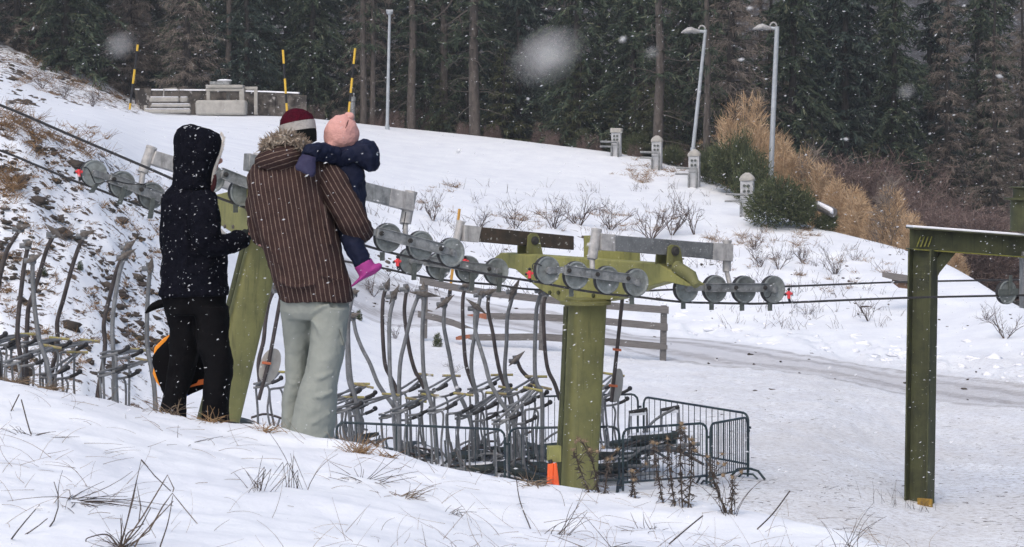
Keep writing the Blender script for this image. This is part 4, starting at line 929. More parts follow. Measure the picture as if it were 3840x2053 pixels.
m = MB(); m.lathe(W(1322, 452, 108), V((0, 0, 1)), [(10 * k, -0.1), (10.5 * k, 70 * k), (13 * k, 72 * k), (13 * k, 86 * k), (9 * k, 89 * k), (0, 89 * k)], 18); m.build('body', M['galv'], t)
m = MB(); m.ball(W(1327, 353, 108), 4.5 * k); m.tube([W(1327, 364, 108), W(1327, 354, 108)], 2.5 * k, 8); m.build('ball_top', M['galv'], t)

def pillar(x, yb, yt, D, lab, broken=False, hw=19):
    g_ = gpix(x, yb - 4, 60); D = g_.y if g_ is not None else D
    """grey supply pillar with a rounded cap, socket panel and a bent pipe guard"""
    t = thing('supply_pillar', lab, 'pillar', W(x, yb, D), 'grey supply pillars with pipe guards'); k = D / F; H = (yb - yt)
    q = Matrix.Rotation(R(-14), 3, 'Z'); u = q @ V((1, 0, 0)); v = q @ V((0, 1, 0)); z = V((0, 0, 1)); b = W(x, yb, D)
    m = MB(); m.box(b + z * (H * 0.37 * k), u * (hw * 0.92 * k), v * (hw * 0.7 * k), z * (H * 0.45 * k)); m.build('shaft', M['pillar'], t, bevel=0.015)
    m = MB(); wid = hw * 1.12 * k
    if not broken: m.loft([ring(b + z * (hz * H * k), u * (wid * f), v * (wid * 0.8 * f), 20, 4) for hz, f in ((0.815, 0.98), (0.83, 1), (0.87, 1.0), (0.93, 0.78), (0.97, 0.5), (1.0, 0.22))])
    else: m.loft([ring(b + z * (hz * H * k), u * (wid * f), v * (wid * 0.8 * f), 20, 4) for hz, f in ((0.815, 0.98), (0.83, 1.1), (0.93, 1.12), (0.97, 1.0))])
    m.build('cap', M['concrete'], t, angle=30)
    m = MB(); pc = b + z * (H * 0.64 * k) - v * (hw * 0.7 * k + 0.006)
    m.box(pc, u * (hw * 0.66 * k), v * 0.006, z * (H * 0.15 * k)); pn = m.build('panel', M['pillar'], t)
    m = MB()
    for i in (-1, 1):
        for j in (0, 1): m.lathe(pc + u * (i * hw * 0.3 * k) + z * ((j - 0.45) * H * 0.12 * k) - v * 0.006, -v, [(0, 0), (hw * 0.2 * k, 0), (hw * 0.22 * k, 0.05), (hw * .12 * k, 0.06), (0, 0.04)], 12)
    m.build('socket', M['tab'], pn)
    m = MB(); m.box(b + z * (H * 0.40 * k) - v * (hw * 0.7 * k + 0.004), u * (hw * .8 * k), v * 0.003, z * 0.008); m.build('seam', M['tab'], t)
    m = MB(); r = 4.2 * k; gx = hw * 0.62; gx2 = hw * 2.9
    o = -v * (hw * 1.5 * k)
    m.tube(smooth_path([b + o + u * gx * k, b + o + u * gx * k + z * H * 0.44 * k, b + o + u * (gx - 6) * k + z * H * 0.50 * k, b + o - u * gx2 * k * .4 + z * H * 0.51 * k, b + o - u * gx2 * k + z * H * 0.52 * k], 4), r, 10)
    o2 = -v * (hw * 1.1 * k) - u * (hw * 1.35 * k)
    m.tube(smooth_path([b + o2 + u * gx * k * .9, b + o2 + u * gx * k * .9 + z * H * 0.30 * k, b + o2 + u * (gx - 6) * k + z * H * 0.35 * k, b + o2 - u * gx2 * k * .6 + z * H * 0.36 * k], 4), r * 0.95, 10)
    m.build('pipe_guard', M['galv'], t)
pillar(2312, 590, 478, 106, 'farthest grey supply pillar with a broken flat top', True, 19)
pillar(2464, 638, 509, 100, 'grey supply pillar with a domed cap, second farthest in the row', False, 20)
pillar(2604, 705, 560, 93, 'grey supply pillar just below the leaning lamp post', False, 22)
pillar(2802, 815, 648, 84, 'nearest grey supply pillar, half hidden by a dark pine bush', False, 26)
# fallen log and a split trunk
t = thing('fallen_log', 'short snow topped log lying by the small pine bush', 'log', W(3095, 790, 83)); m = MB(); m.tube([W(3064, 770, 83.5), W(3125, 798, 82.6)], 0.18, 16); lg = m.build('trunk', M['wood'], t, angle=50)
m = MB(); a, b = W(3066, 760, 83.4), W(3124, 788, 82.5); m.loft([ring(a.lerp(b, f) + V((0, 0, -0.06)), V((0.05, 0.16, 0)) * s, V((0, 0, 0.12)) * s, 12) for f, s in ((0, .8), (0.1, 1), (0.9, 1), (1, .8))]); m.build('snow_cap', M['snow'], lg)
t = thing('broken_plank', 'weathered broken plank lying on the bank left of the gantry column', 'plank', W(3360, 1070, 70))
m = MB(); m.loft([[W(x, y - h, 70), W(x, y + h, 69.9), W(x, y + h, 70.3), W(x, y - h, 70.3)] for x, y, h in ((3308, 1030, 9), (3340, 1036, 12), (3400, 1046, 14), (3430, 1052, 12))]); m.build('board', M['wood'], t, angle=20)
m = MB(); m.loft([[W(x, y - h, 70.05), W(x, y + h, 69.95), W(x, y + h, 70.2), W(x, y - h, 70.2)] for x, y, h in ((3345, 1054, 6), (3370, 1066, 14), (3405, 1072, 12), (3425, 1066, 6))]); m.build('splinter', mat('brown_wood', (0.12, 0.07, 0.045), 0.9), t, angle=20)
# orange padding at the pylon foot
t = thing('orange_padding', 'bright orange folded plastic pad leaning on the near olive pylon foot', 'padding', W(2070, 1812, 35.6))
for a, b, c_, d, o in (((2054, 1742), (2076, 1736), (2076, 1815), (2050, 1822), 0.0), ((2077, 1740), (2088, 1738), (2098, 1822), (2074, 1822), -0.03)):
    m = MB(); m.prism([W(x, y, 35.55 + o) for x, y in (a, b, c_, d)], V((0, 0.10, 0))); m.build('panel', M['orange'], t, bevel=0.015)
m = MB(); m.tube([W(2066, 1740, 35.58), W(2063, 1726, 35.6)], 0.035, 10); m.build('strap', M['black'], t)
# ------------------------------------------------------------------ people
def wrinkle(o, strength, size, mid=0.5, kind='CLOUDS', depth=3):
    tx = bpy.data.textures.new(o.name + '_folds', kind); tx.noise_scale = size
    if kind == 'CLOUDS': tx.noise_depth = depth
    m = o.modifiers.new('folds', 'DISPLACE'); m.texture = tx; m.strength = strength; m.mid_level = mid; m.texture_coords = 'GLOBAL'
def rows(m, D, rs, n=32, e=2.3):
    k = D / F
    m.loft([ring(W(x, y, D + dd), V((hw * k, 0, 0)), V((0, hd, 0)), n, e) for y, x, hw, hd, dd in rs])
def limb(m, D, pts, n=16):
    """pts: (x, y, depth offset, radius px)"""
    k = D / F
    P_ = [W(x, y, D + dd) for x, y, dd, r in pts]; rr = [r * k for *_, r in pts]
    q = smooth_path(P_, 5); ra = np.interp(np.linspace(0, len(pts) - 1, len(q)), range(len(pts)), rr)
    m.tube(q, list(ra), n)
def fur(m, D, c, rad, n, L, sel, w=0.012):
    for _ in range(n):
        d = V((random.gauss(0, 1), random.gauss(0, 1), random.gauss(0, 1))).normalized()
        if not sel(d): continue
        p = c + V((d.x * rad[0], d.y * rad[1], d.z * rad[2]))
        dd = (d + V((random.gauss(0, .45), random.gauss(0, .45), random.gauss(0, .45)))).normalized(); s = dd.orthogonal().normalized()
        s = Quaternion(dd, random.uniform(0, 6.3)) @ s; l = L * random.uniform(.5, 1.1)
        bend = V((random.gauss(0, 1), random.gauss(0, 1), random.gauss(0, 1))) * l * 0.25
        m.blade([p, p + dd * l * 0.5 + bend * .4, p + dd * l + bend], w, s)
def hand(m, c, u, v, w, s=1.0, curl=0.5):
    """palm at c, fingers along u, palm across v, palm facing w; five fingers of unequal length"""
    m.ell(c, u * 0.048 * s, v * 0.042 * s, w * 0.018 * s, 14, 8)
    for off, L in ((-0.033, 0.062), (-0.011, 0.078), (0.011, 0.082), (0.033, 0.072)):
        p = c + v * off * s + u * 0.038 * s
        q = [p, p + u * L * 0.45 * s + w * L * 0.12 * curl * s, p + u * L * 0.78 * s + w * L * 0.5 * curl * s, p + u * L * 0.9 * s + w * L * 0.95 * curl * s]
        m.tube(smooth_path(q, 3), [0.0115 * s] * 7 + [0.0105 * s] * 3, 8)
    p = c + v * 0.038 * s - u * 0.012 * s
    m.tube(smooth_path([p, p + v * 0.028 * s + u * 0.03 * s + w * 0.01 * s, p + v * 0.03 * s + u * 0.062 * s + w * 0.028 * s], 3), [0.0135 * s] * 4 + [0.0115 * s] * 3, 8)
def head(m, D, x, y, r, fx, fy, tall=1.22):
    """head of radius r px looking along the plan direction (fx, fy), with nose, brow, chin, lips and ears"""
    k = D / F; c = W(x, y, D); f = V((fx, fy, 0)).normalized(); s = V((-f.y, f.x, 0)); z = V((0, 0, 1)); R_ = r * k
    m.ell(c, f * R_ * 1.05, s * R_ * 0.86, z * R_ * tall, 22, 14)
    m.ell(c + f * R_ * 0.55 - z * R_ * 0.72, f * R_ * 0.48, s * R_ * 0.55, z * R_ * 0.5)
    m.tube([c + f * R_ * 0.92 + z * R_ * 0.12, c + f * R_ * 1.12 - z * R_ * 0.12, c + f * R_ * 1.27 - z * R_ * 0.30], [R_ * 0.09, R_ * 0.14, R_ * 0.19], 10); m.ball(c + f * R_ * 1.24 - z * R_ * 0.30, R_ * 0.19)
    m.ell(c + f * R_ * 0.97 - z * R_ * 0.62, f * R_ * 0.14, s * R_ * 0.28, z * R_ * 0.07); m.ell(c + f * R_ * 0.97 - z * R_ * 0.72, f * R_ * 0.13, s * R_ * 0.24, z * R_ * 0.07)
    for q in (-1, 1): m.ell(c + s * (q * R_ * 0.86) - z * R_ * 0.1 - f * R_ * 0.1, f * R_ * 0.2, s * R_ * 0.09, z * R_ * 0.3)
    m.tube([c - f * R_ * 0.15 - z * R_ * 0.8, c - f * R_ * 0.25 - z * R_ * 1.75], [R_ * 0.6, R_ * 0.66], 14)

SKIN = mat('skin', (0.52, 0.25, 0.20), 0.55, col2=(0.58, 0.32, 0.25), scale=20)
COAT = mat('navy_coat', (0.004, 0.0045, 0.008), 0.9, col2=(0.008, 0.0085, 0.014), scale=30, bump=0.5, bscale=90, col3=(0.5, 0.52, 0.56), scale3=52, amt3=(0.67, 0.70), spec=0.03)
BLACKC = mat('black_trousers', (0.005, 0.005, 0.006), 0.85, bump=0.3, bscale=50, col3=(0.5, 0.52, 0.55), scale3=38, amt3=(0.715, 0.73), col2=(0.008, 0.008, 0.009), spec=0.03)
BOOT = mat('black_boot', (0.010, 0.010, 0.011), 0.6)
PALE = mat('pale_trousers', (0.27, 0.29, 0.265), 0.9, col2=(0.22, 0.24, 0.22), scale=3.5, bump=0.35, bscale=26, spec=0.15)
NAVY = mat('navy_down', (0.006, 0.009, 0.026), 0.7, col2=(0.010, 0.014, 0.036), scale=10, bump=0.3, bscale=25, col3=(0.4, 0.45, 0.5), scale3=26, amt3=(0.72, 0.74), spec=0.15)
MITT = mat('navy_mitten', (0.022, 0.020, 0.060), 0.8, col2=(0.03, 0.03, 0.075), scale=14, bump=0.4, bscale=40, col3=(0.4, 0.45, 0.5), scale3=26, amt3=(0.7, 0.73))
PINK = mat('pink_fleece', (0.66, 0.37, 0.335), 0.95, col2=(0.58, 0.31, 0.28), scale=8, bump=0.4, bscale=110, spec=0.1)
MAG = mat('magenta_boot', (0.35, 0.04, 0.23), 0.75, col2=(0.27, 0.03, 0.18), scale=12, bump=0.3, bscale=40)
MAROON = mat('maroon_knit', (0.070, 0.005, 0.015), 0.95, col2=(0.04, 0.003, 0.010), scale=24, bump=0.6, bscale=120, spec=0.1)
GREYKNIT = mat('grey_knit', (0.46, 0.44, 0.42), 0.95, col2=(0.36, 0.345, 0.33), scale=20, bump=0.5, bscale=120, spec=0.1)
BLKNIT = mat('black_knit', (0.008, 0.010, 0.010), 0.95, bump=0.5, bscale=120, spec=0.1)
FUR = mat('fur_trim', (0.25, 0.20, 0.15), 0.95, island=[(0.34, 0.28, 0.22), (0.17, 0.13, 0.10), (0.48, 0.42, 0.35), (0.26, 0.21, 0.17)])
FURW = mat('white_fur', (0.66, 0.62, 0.57), 0.95, island=[(0.75, 0.71, 0.66), (0.55, 0.5, 0.45)])
BR, LN = (0.046, 0.027, 0.025), (0.29, 0.225, 0.185)
J_BACK = stripe_mat('striped_coat_back', BR, LN, (0.985, 0.0, 0.17), 39.5, width=.15, wob=0.009, wscale=4)
J_SLEEVE = stripe_mat('striped_coat_sleeve', BR, LN, (0.868, 0.10, 0.49), 40, wob=0.012, wscale=5)
J_HOOD = stripe_mat('striped_coat_hood', BR, LN, (-0.25, 0.1, 0.96), 42, wob=0.014, wscale=6)

# --- man in the striped coat
D = 12.35; k = D / F
man = thing('person', 'person in a brown pinstriped coat and maroon hat seen from behind', 'person', gnd(1160, D))
m = MB(); head(m, D + 0.02, 1118, 492, 60, 0.25, 1)
rows(m, D, [(600, 1095, 40, .06, 0), (640, 1090, 105, .10, 0), (800, 1100, 110, .12, 0), (1000, 1155, 110, .11, 0), (1110, 1180, 108, .12, 0), (1180, 1180, 110, .12, 0)], 24)
limb(m, D, [(1112, 1150, .03, 38), (1112, 1330, .10, 26), (1108, 1430, .11, 22), (1090, 1700, .11, 18)]); limb(m, D, [(1235, 1150, 0, 45), (1215, 1400, -.07, 32), (1168, 1710, -.08, 22)])
limb(m, D, [(1225, 660, 0, 38), (1290, 770, -.03, 32), (1350, 855, -.02, 28), (1330, 880, .2, 24), (1300, 880, .36, 20)]); limb(m, D, [(985, 660, 0, 38), (975, 800, .08, 32), (985, 900, .1, 28), (1060, 880, .32, 22)])
hand(m, W(1285, 880, D + .42), V((-0.8, 0.6, 0)).normalized(), V((0, 0, 1)), V((0.6, .8, 0)).normalized()); hand(m, W(1090, 872, D + .40), V((0.9, 0.3, 0.2)).normalized(), V((0, 0, 1)), V((0.3, -.9, 0)).normalized())
for x, dd in ((1088, .11), (1165, -.05)): m.ell(W(x, 1730, D + dd + .06), V((0.035, 0, 0)), V((0, .09, 0)), V((0, 0, .03)))
m.build('body', SKIN, man, remesh=0.009, soft=2)
m = MB(); rows(m, D, [(588, 1092, 55, .10, .02), (602, 1090, 92, .135, .0), (640, 1086, 138, .165, 0), (700, 1082, 147, .18, -.01), (800, 1095, 151, .19, -.01), (900, 1126, 150, .195, -.01), (1000, 1153, 143, .20, 0), (1060, 1171, 142, .205, 0), (1112, 1184, 137, .20, 0), (1128, 1185, 133, .195, 0)], 48, 2.6)
limb(m, D, [(1080, 628, 0, 60), (1215, 645, 0, 58), (1240, 690, 0, 50)]); limb(m, D, [(1080, 628, 0, 60), (990, 655, 0, 55), (985, 720, .03, 50)])
for fold in ([(1185, 705, -.15, 6), (1215, 800, -.19, 12), (1245, 920, -.18, 6)], [(960, 800, -.12, 6), (1000, 900, -.19, 11), (1060, 1010, -.2, 6)], [(1060, 690, -.17, 6), (1075, 800, -.2, 10), (1110, 960, -.205, 6)], [(1140, 720, -.16, 6), (1150, 830, -.2, 9), (1190, 1000, -.21, 6)], [(1040, 1050, -.17, 6), (1100, 1075, -.225, 9), (1180, 1068, -.23, 6)], [(1200, 1030, -.21, 5), (1260, 1050, -.2, 9), (1300, 1040, -.14, 5)]):
    limb(m, D, fold, 10)
jk = m.build('coat', J_BACK, man, remesh=0.010, soft=5); wrinkle(jk, 0.022, 0.2); wrinkle(jk, 0.010, 0.05)
m = MB(); limb(m, D, [(1225, 640, -.03, 48), (1246, 690, -.06, 62), (1285, 770, -.08, 63), (1330, 845, -.06, 56), (1348, 862, 0.03, 50), (1345, 862, .15, 46), (1320, 868, .30, 42)], 24)
sl = m.build('sleeve', J_SLEEVE, jk, remesh=0.011, soft=4); wrinkle(sl, 0.035, 0.10); wrinkle(sl, 0.014, 0.04)
m = MB(); limb(m, D, [(990, 650, 0, 50), (972, 760, .06, 50), (985, 880, .10, 46), (1040, 880, .28, 40)], 20); s2 = m.build('sleeve', J_BACK, jk, remesh=0.011, soft=4); wrinkle(s2, .03, .1)
m = MB(); c = W(1052, 592, D - .10)
m.ell(c, V((92 * k, 0, 0.022)), V((0, .12, 0)), V((-.012, 0, 50 * k))); m.ell(W(1000, 607, D - .08), V((44 * k, 0, 0)), V((0, .10, 0)), V((0, 0, 36 * k))); m.ell(W(1100, 570, D - .06), V((60 * k, 0, 0)), V((0, .12, 0)), V((0, 0, 40 * k)))
hd = m.build('hood', J_HOOD, man, remesh=0.010, soft=5); wrinkle(hd, 0.03, 0.07)
m = MB()
for x, y, rx, rz in ((1032, 538, 34, 26), (1068, 522, 36, 27), (1105, 532, 34, 26), (1135, 552, 26, 20), (1008, 552, 24, 18)):
    fur(m, D, W(x, y, D - .09), (rx * k, .085, rz * k), 330, 0.034, lambda d: d.y < 0.6 and d.z > -0.6, 0.009)
    m.ell(W(x, y, D - .09), V((rx * k * .95, 0, 0)), V((0, .08, 0)), V((0, 0, rz * k * .95)), 12, 8)
m.build('fur_trim', FUR, hd, smooth=False)
ax = V((-math.sin(R(11)), 0.08, math.cos(R(11)))).normalized(); c = W(1117, 480, D + .02); k2 = (D + .02) / F
def hatrings(m, s): m.lathe(c, ax, [(r * k2, z * k2) for z, r in s], 36)
m = MB(); hatrings(m, [(16, 60), (17, 66.5), (40, 61), (55, 49), (66, 34), (72, 18), (75, 3)]); ht = m.build('knitted_hat', MAROON, man, angle=60); wrinkle(ht, 0.014, 0.05)
m = MB(); hatrings(m, [(-15, 62), (-15.5, 68), (18, 68.5), (18.5, 62)]); m.build('band', GREYKNIT, ht, angle=50)
m = MB(); hatrings(m, [(-62, 54), (-60, 61), (-30, 66), (-16, 66.5), (-14, 60)]); m.build('lower_band', BLKNIT, ht, angle=50)
m = MB(); rows(m, D, [(1085, 1178, 126, .165, 0), (1120, 1180, 128, .17, 0), (1165, 1180, 126, .16, 0), (1195, 1180, 120, .13, 0)], 32)
rows(m, D, [(1150, 1116, 66, .13, .02), (1230, 1118, 61, .12, .05), (1290, 1118, 54, .11, .07), (1330, 1117, 47, .105, .08), (1430, 1112, 40, .098, .10), (1500, 1098, 38, .095, .11), (1590, 1092, 38, .10, .11), (1680, 1088, 38, .10, .11), (1722, 1088, 36, .10, .11)], 24)
rows(m, D, [(1150, 1240, 72, .15, -.03), (1230, 1235, 66, .145, -.05), (1330, 1224, 67, .145, -.07), (1400, 1210, 66, .14, -.08), (1450, 1196, 70, .145, -.09), (1520, 1184, 78, .15, -.09), (1590, 1176, 80, .155, -.09), (1660, 1166, 82, .155, -.09), (1722, 1162, 78, .15, -.09)], 24)
for fold in ([(1160, 1176, -.13, 5), (1135, 1150, -.15, 8), (1108, 1136, -.155, 5)], [(1166, 1180, -.15, 5), (1200, 1155, -.18, 8), (1240, 1140, -.17, 5)], [(1172, 1200, -.16, 6), (1200, 1245, -.19, 9), (1225, 1300, -.20, 5)],
             [(1088, 1305, .0, 5), (1120, 1312, -.01, 8), (1150, 1303, .0, 5)], [(1170, 1345, -.16, 5), (1215, 1352, -.21, 9), (1268, 1325, -.18, 5)], [(1150, 1405, -.12, 6), (1190, 1420, -.22, 10), (1250, 1395, -.20, 5)], [(1140, 1470, -.14, 5), (1190, 1490, -.24, 10), (1250, 1468, -.20, 5)],
             [(1120, 1560, -.16, 6), (1170, 1585, -.24, 11), (1240, 1548, -.20, 6)], [(1262, 1140, -.14, 4), (1280, 1220, -.15, 6), (1292, 1300, -.16, 4)], [(1078, 1420, .02, 5), (1102, 1438, .005, 8), (1136, 1425, .02, 5)], [(1062, 1560, .03, 5), (1092, 1585, .015, 9), (1118, 1570, .03, 5)], [(1100, 1630, -.18, 6), (1160, 1660, -.25, 11), (1235, 1622, -.2, 6)]):
    limb(m, D, fold, 10)
tr = m.build('trousers', PALE, man, remesh=0.009, soft=3); wrinkle(tr, 0.022, 0.22); wrinkle(tr, 0.008, 0.05)
m = MB(); m.tube(smooth_path([W(1258, 1212, D - .165), W(1275, 1245, D - .17), W(1291, 1300, D - .165)], 4), .0022, 6); m.build('pocket_seam', mat('seam_shadow', (0.10, 0.11, 0.10), .9), tr)
for x, dd in ((1088, .11), (1164, -.07)):
    m = MB(); b = W(x, 1735, D + dd); m.ell(b + V((0, .05, 0)), V((0.055, 0, 0)), V((0, .15, 0)), V((0, 0, .06))); m.ell(b + V((0, -.02, .06)), V((0.05, 0, 0)), V((0, .07, 0)), V((0, 0, .1))); m.build('boot', BOOT, man, remesh=0.009)

# --- child on his arm
D = 12.42; k = D / F
kid = thing('person', 'small child in a pink hat and navy down suit carried on an arm', 'person', W(1310, 900, D))
m = MB(); head(m, D, 1280, 500, 52, -0.45, 1, 1.08)
rows(m, D, [(560, 1285, 30, .05, 0), (600, 1300, 50, .07, 0), (700, 1308, 46, .08, 0), (860, 1315, 48, .08, 0)], 20)
limb(m, D, [(1265, 590, -.06, 20), (1200, 570, -.17, 16), (1160, 590, -.26, 14), (1148, 615, -.29, 12)]); hand(m, W(1150, 612, D - .30), V((0.1, 0, -1)), V((1, 0, 0.1)), V((0, 1, 0)), 0.42)
limb(m, D, [(1310, 860, -.05, 26), (1340, 945, -.12, 20), (1360, 985, -.13, 15)])
limb(m, D, [(1300, 860, .05, 26), (1230, 900, .16, 20), (1200, 980, .17, 15)])
m.build('body', SKIN, kid, remesh=0.008, soft=2)
ax = V((0.16, -0.05, 1)).normalized(); c = W(1281, 502, D); m = MB()
m.lathe(c, ax, [(r * k, z * k) for z, r in ((-52, 44), (-48, 55), (-30, 64), (-5, 66.5), (18, 63), (40, 52), (56, 38), (66, 24), (70, 6))], 36)
m.ell(W(1250, 545, D - .03), V((30 * k, 0, 0)), V((0, .06, 0)), V((0, 0, 20 * k)))
m.ell(W(1268, 446, D), V((16 * k, 0, 0)), V((0, .03, 0)), V((0, 0, 14 * k))); m.ell(W(1292, 440, D - .02), V((15 * k, 0, 0)), V((0, .03, 0)), V((0, 0, 13 * k)))
ph = m.build('hat', PINK, kid, remesh=0.007, soft=4); wrinkle(ph, 0.012, 0.05)
m = MB(); m.ball(W(1313, 438, D - .02), 17 * k); m.ball(W(1303, 432, D - .02), 12 * k); pb = m.build('bobble', PINK, ph, remesh=0.006, soft=3)
m = MB(); m.tube([W(1306, 452, D - .095), W(1302, 466, D - .108), W(1296, 482, D - .115)], [.003, .0042, .002], 6); m.build('seam', mat('hat_seam', (0.12, 0.05, 0.045), 0.9), ph)
m = MB(); rows(m, D, [(562, 1285, 40, .07, 0), (585, 1292, 66, .10, 0), (640, 1303, 66, .12, 0), (700, 1308, 60, .12, 0), (780, 1316, 52, .12, 0), (860, 1320, 58, .12, 0), (900, 1318, 50, .1, 0)], 28)
cj = m.build('down_jacket', NAVY, kid, remesh=0.009, soft=3); wrinkle(cj, 0.045, 0.075)
m = MB(); limb(m, D, [(1275, 598, -.08, 34), (1235, 576, -.15, 35), (1195, 568, -.21, 34), (1172, 572, -.25, 32), (1158, 590, -.28, 31)], 18); sv = m.build('sleeve', NAVY, cj, remesh=0.008, soft=3); wrinkle(sv, 0.03, 0.05)
m = MB(); c = W(1143, 626, D - .31)
m.loft([ring(W(x, y, D - dd), V((hw * k, 0, -.008)), V((0, .032, 0)), 18) for x, y, hw, dd in ((1160, 585, 26, .29), (1152, 602, 33, .31), (1147, 622, 36, .32), (1150, 642, 33, .325), (1158, 655, 20, .33), (1162, 661, 6, .33))])
m.tube([W(1132, 612, D - .32), W(1118, 622, D - .33), (W(1115, 640, D - .335))], [.018, .016, .010], 10); mt_ = m.build('mitten', MITT, kid, remesh=0.007, soft=2); wrinkle(mt_, .012, .03)
m = MB(); m.ell(W(1306, 586, D - .06), V((60 * k, 0, .014)), V((0, .10, 0)), V((0, 0, 38 * k))); m.loft([ring(W(x, y, D - .04), V((a_ * k * .42, 0, -a_ * k * .15)), V((0, .085 * min(1, a_ / 40), 0)), 18) if False else ring(W(x, y, D - .04), V((a_ * k * .30, 0, a_ * k * .95)), V((0, .095 * min(1, a_ / 40), 0)), 18) for x, y, a_ in ((1296, 582, 26), (1325, 572, 44), (1355, 573, 55), (1382, 583, 58), (1402, 600, 48), (1414, 616, 30), (1420, 624, 10))]); m.tube([W(1372, 545, D - .12), W(1390, 590, D - .13), W(1388, 640, D - .10)], 14 * k, 8)
hh = m.build('hood', NAVY, kid, remesh=0.008, soft=3); wrinkle(hh, .03, .055)
m = MB(); limb(m, D, [(1305, 850, -.05, 42), (1325, 910, -.13, 40), (1350, 965, -.15, 36), (1366, 998, -.15, 33)], 18); limb(m, D, [(1300, 850, .05, 40), (1235, 900, .16, 36), (1205, 980, .17, 30)], 18); tr = m.build('snow_trousers', NAVY, kid, remesh=0.008, soft=3); wrinkle(tr, .03, .05)
for q in (0, 1):
    m = MB(); ox, oy, dd = ((0, 0, -.15), (-175, 0, .17))[q]
    m.loft([ring(W(x + ox, y + oy, D + dd), V((r * k * .62, 0, r * k * .75)), V((0, r * k * .85, 0)), 18) for x, y, r in ((1428, 1010, 6), (1418, 1012, 26), (1398, 1014, 38), (1374, 1026, 44), (1348, 1046, 38), (1328, 1063, 24), (1317, 1072, 6))])
    m.tube([W(1360 + ox, 986 + oy, D + dd), W(1378 + ox, 1018 + oy, D + dd)], [37 * k, 36 * k], 16)
    m.build('boot', MAG, kid, remesh=0.007, soft=2)

# --- hooded person in black
D = 12.78; k = D / F
wom = thing('person', 'person in a black hooded coat turned to the right, one gloved hand raised', 'person', gnd(730, D))
m = MB(); head(m, D + .035, 759, 588, 55, 1, 0.0)
rows(m, D, [(690, 722, 40, .06, 0), (740, 712, 85, .09, 0), (900, 722, 85, .1, 0), (1100, 727, 95, .1, 0), (1160, 727, 90, .1, 0)], 20)
limb(m, D, [(670, 1150, .05, 48), (690, 1330, .06, 34), (655, 1560, .06, 24)]); limb(m, D, [(790, 1150, -.05, 48), (805, 1350, -.06, 34), (808, 1580, -.06, 24)])
limb(m, D, [(745, 750, -.10, 34), (760, 850, -.14, 30), (775, 915, -.14, 27), (850, 918, -.08, 24), (922, 893, 0, 18)]); limb(m, D, [(660, 760, .1, 34), (650, 900, .16, 28), (670, 1000, .16, 24), (700, 1080, .2, 18)])
hand(m, W(938, 870, D + .02), V((0.55, 0.15, 0.85)).normalized(), V((0.2, -1, 0.1)).normalized(), V((0.8, .2, -.5)).normalized(), .95); hand(m, W(712, 1100, D + .2), V((0, 0, -1)), V((1, 0, 0)), V((0, -1, 0)))
m.build('body', SKIN, wom, remesh=0.009, soft=2)
m = MB(); k_ = k
for q in (-0.32, 0.32):
    f = V((1, .12, 0)).normalized(); s_ = V((-f.y, f.x, 0)); m.ball(W(759, 588, D + .035) + f * 56 * k * .88 + s_ * 56 * k * q + V((0, 0, .01)), 0.011)
m.build('eyes', M['black'], wom)
m = MB(); rows(m, D, [(672, 724, 58, .10, 0), (700, 720, 80, .125, 0), (740, 710, 103, .15, 0), (800, 712, 111, .165, 0), (860, 718, 110, .165, 0), (920, 723, 112, .165, 0), (980, 730, 118, .17, 0), (1040, 728, 121, .18, 0), (1090, 727, 126, .185, 0), (1108, 727, 127, .185, 0)], 36, 2.5)
for fold in ([(640, 760, -.10, 6), (680, 800, -.16, 10), (740, 790, -.17, 6)], [(620, 900, -.1, 6), (680, 930, -.17, 11), (740, 960, -.18, 6)], [(640, 1000, -.12, 6), (720, 1020, -.18, 11), (800, 990, -.16, 6)], [(690, 820, -.16, 6), (700, 940, -.175, 9), (690, 1080, -.19, 6)]): limb(m, D, fold, 10)
ct = m.build('coat', COAT, wom, remesh=0.011, soft=4); wrinkle(ct, .035, .13); wrinkle(ct, .012, .04)
m = MB(); limb(m, D, [(752, 735, -.10, 48), (762, 800, -.15, 60), (768, 865, -.17, 60), (778, 912, -.17, 48), (840, 919, -.11, 41), (900, 900, -.02, 36), (918, 891, 0, 33)], 20); sl = m.build('sleeve', COAT, ct, remesh=0.010, soft=3); wrinkle(sl, .025, .07)
m = MB(); limb(m, D, [(655, 750, .1, 46), (640, 900, .15, 44), (665, 1010, .16, 38), (700, 1085, .2, 32)], 18); s2 = m.build('sleeve', COAT, ct, remesh=0.011, soft=3)
m = MB(); hand(m, W(940, 866, D + .02), V((0.55, 0.15, 0.85)).normalized(), V((0.2, -1, 0.1)).normalized(), V((0.8, .2, -.5)).normalized(), 1.15); limb(m, D, [(908, 897, 0, 27), (932, 876, .02, 24)]); m.build('glove', mat('black_glove', (0.008, 0.014, 0.015), 0.9), wom, remesh=0.006, soft=1)
m = MB(); hand(m, W(712, 1102, D + .2), V((0, 0, -1)), V((1, 0, 0)), V((0, -1, 0)), 1.1); m.build('glove', M['black'], wom, remesh=0.006, soft=1)
m = MB(); rows(m, D, [(467, 716, 8, .02, .0), (472, 718, 34, .06, .0), (484, 724, 60, .095, 0), (505, 738, 84, .125, 0), (535, 744, 90, .14, 0), (575, 739, 87, .145, 0), (615, 731, 80, .14, 0), (655, 725, 74, .135, 0), (690, 721, 74, .14, 0), (712, 720, 80, .14, 0)], 36, 2.2)
hd = m.build('hood', COAT, wom, remesh=0.010, soft=3); wrinkle(hd, .02, .08)
m = MB(); path = [W(x, y, D + dd) for x, y, dd in ((826, 500, 0), (836, 518, -.01), (834, 548, -.02), (826, 578, -.025), (812, 614, -.03), (801, 650, -.035), (796, 680, -.035), (796, 696, -.03))]; path = smooth_path(path, 4)
m.tube(path, [.004 + .005 * math.sin(math.pi * i / len(path)) for i in range(len(path))], 8)
for p in path: fur(m, D, p, (.007, .012, .007), 22, .010, lambda d: d.x > -.2, .004)
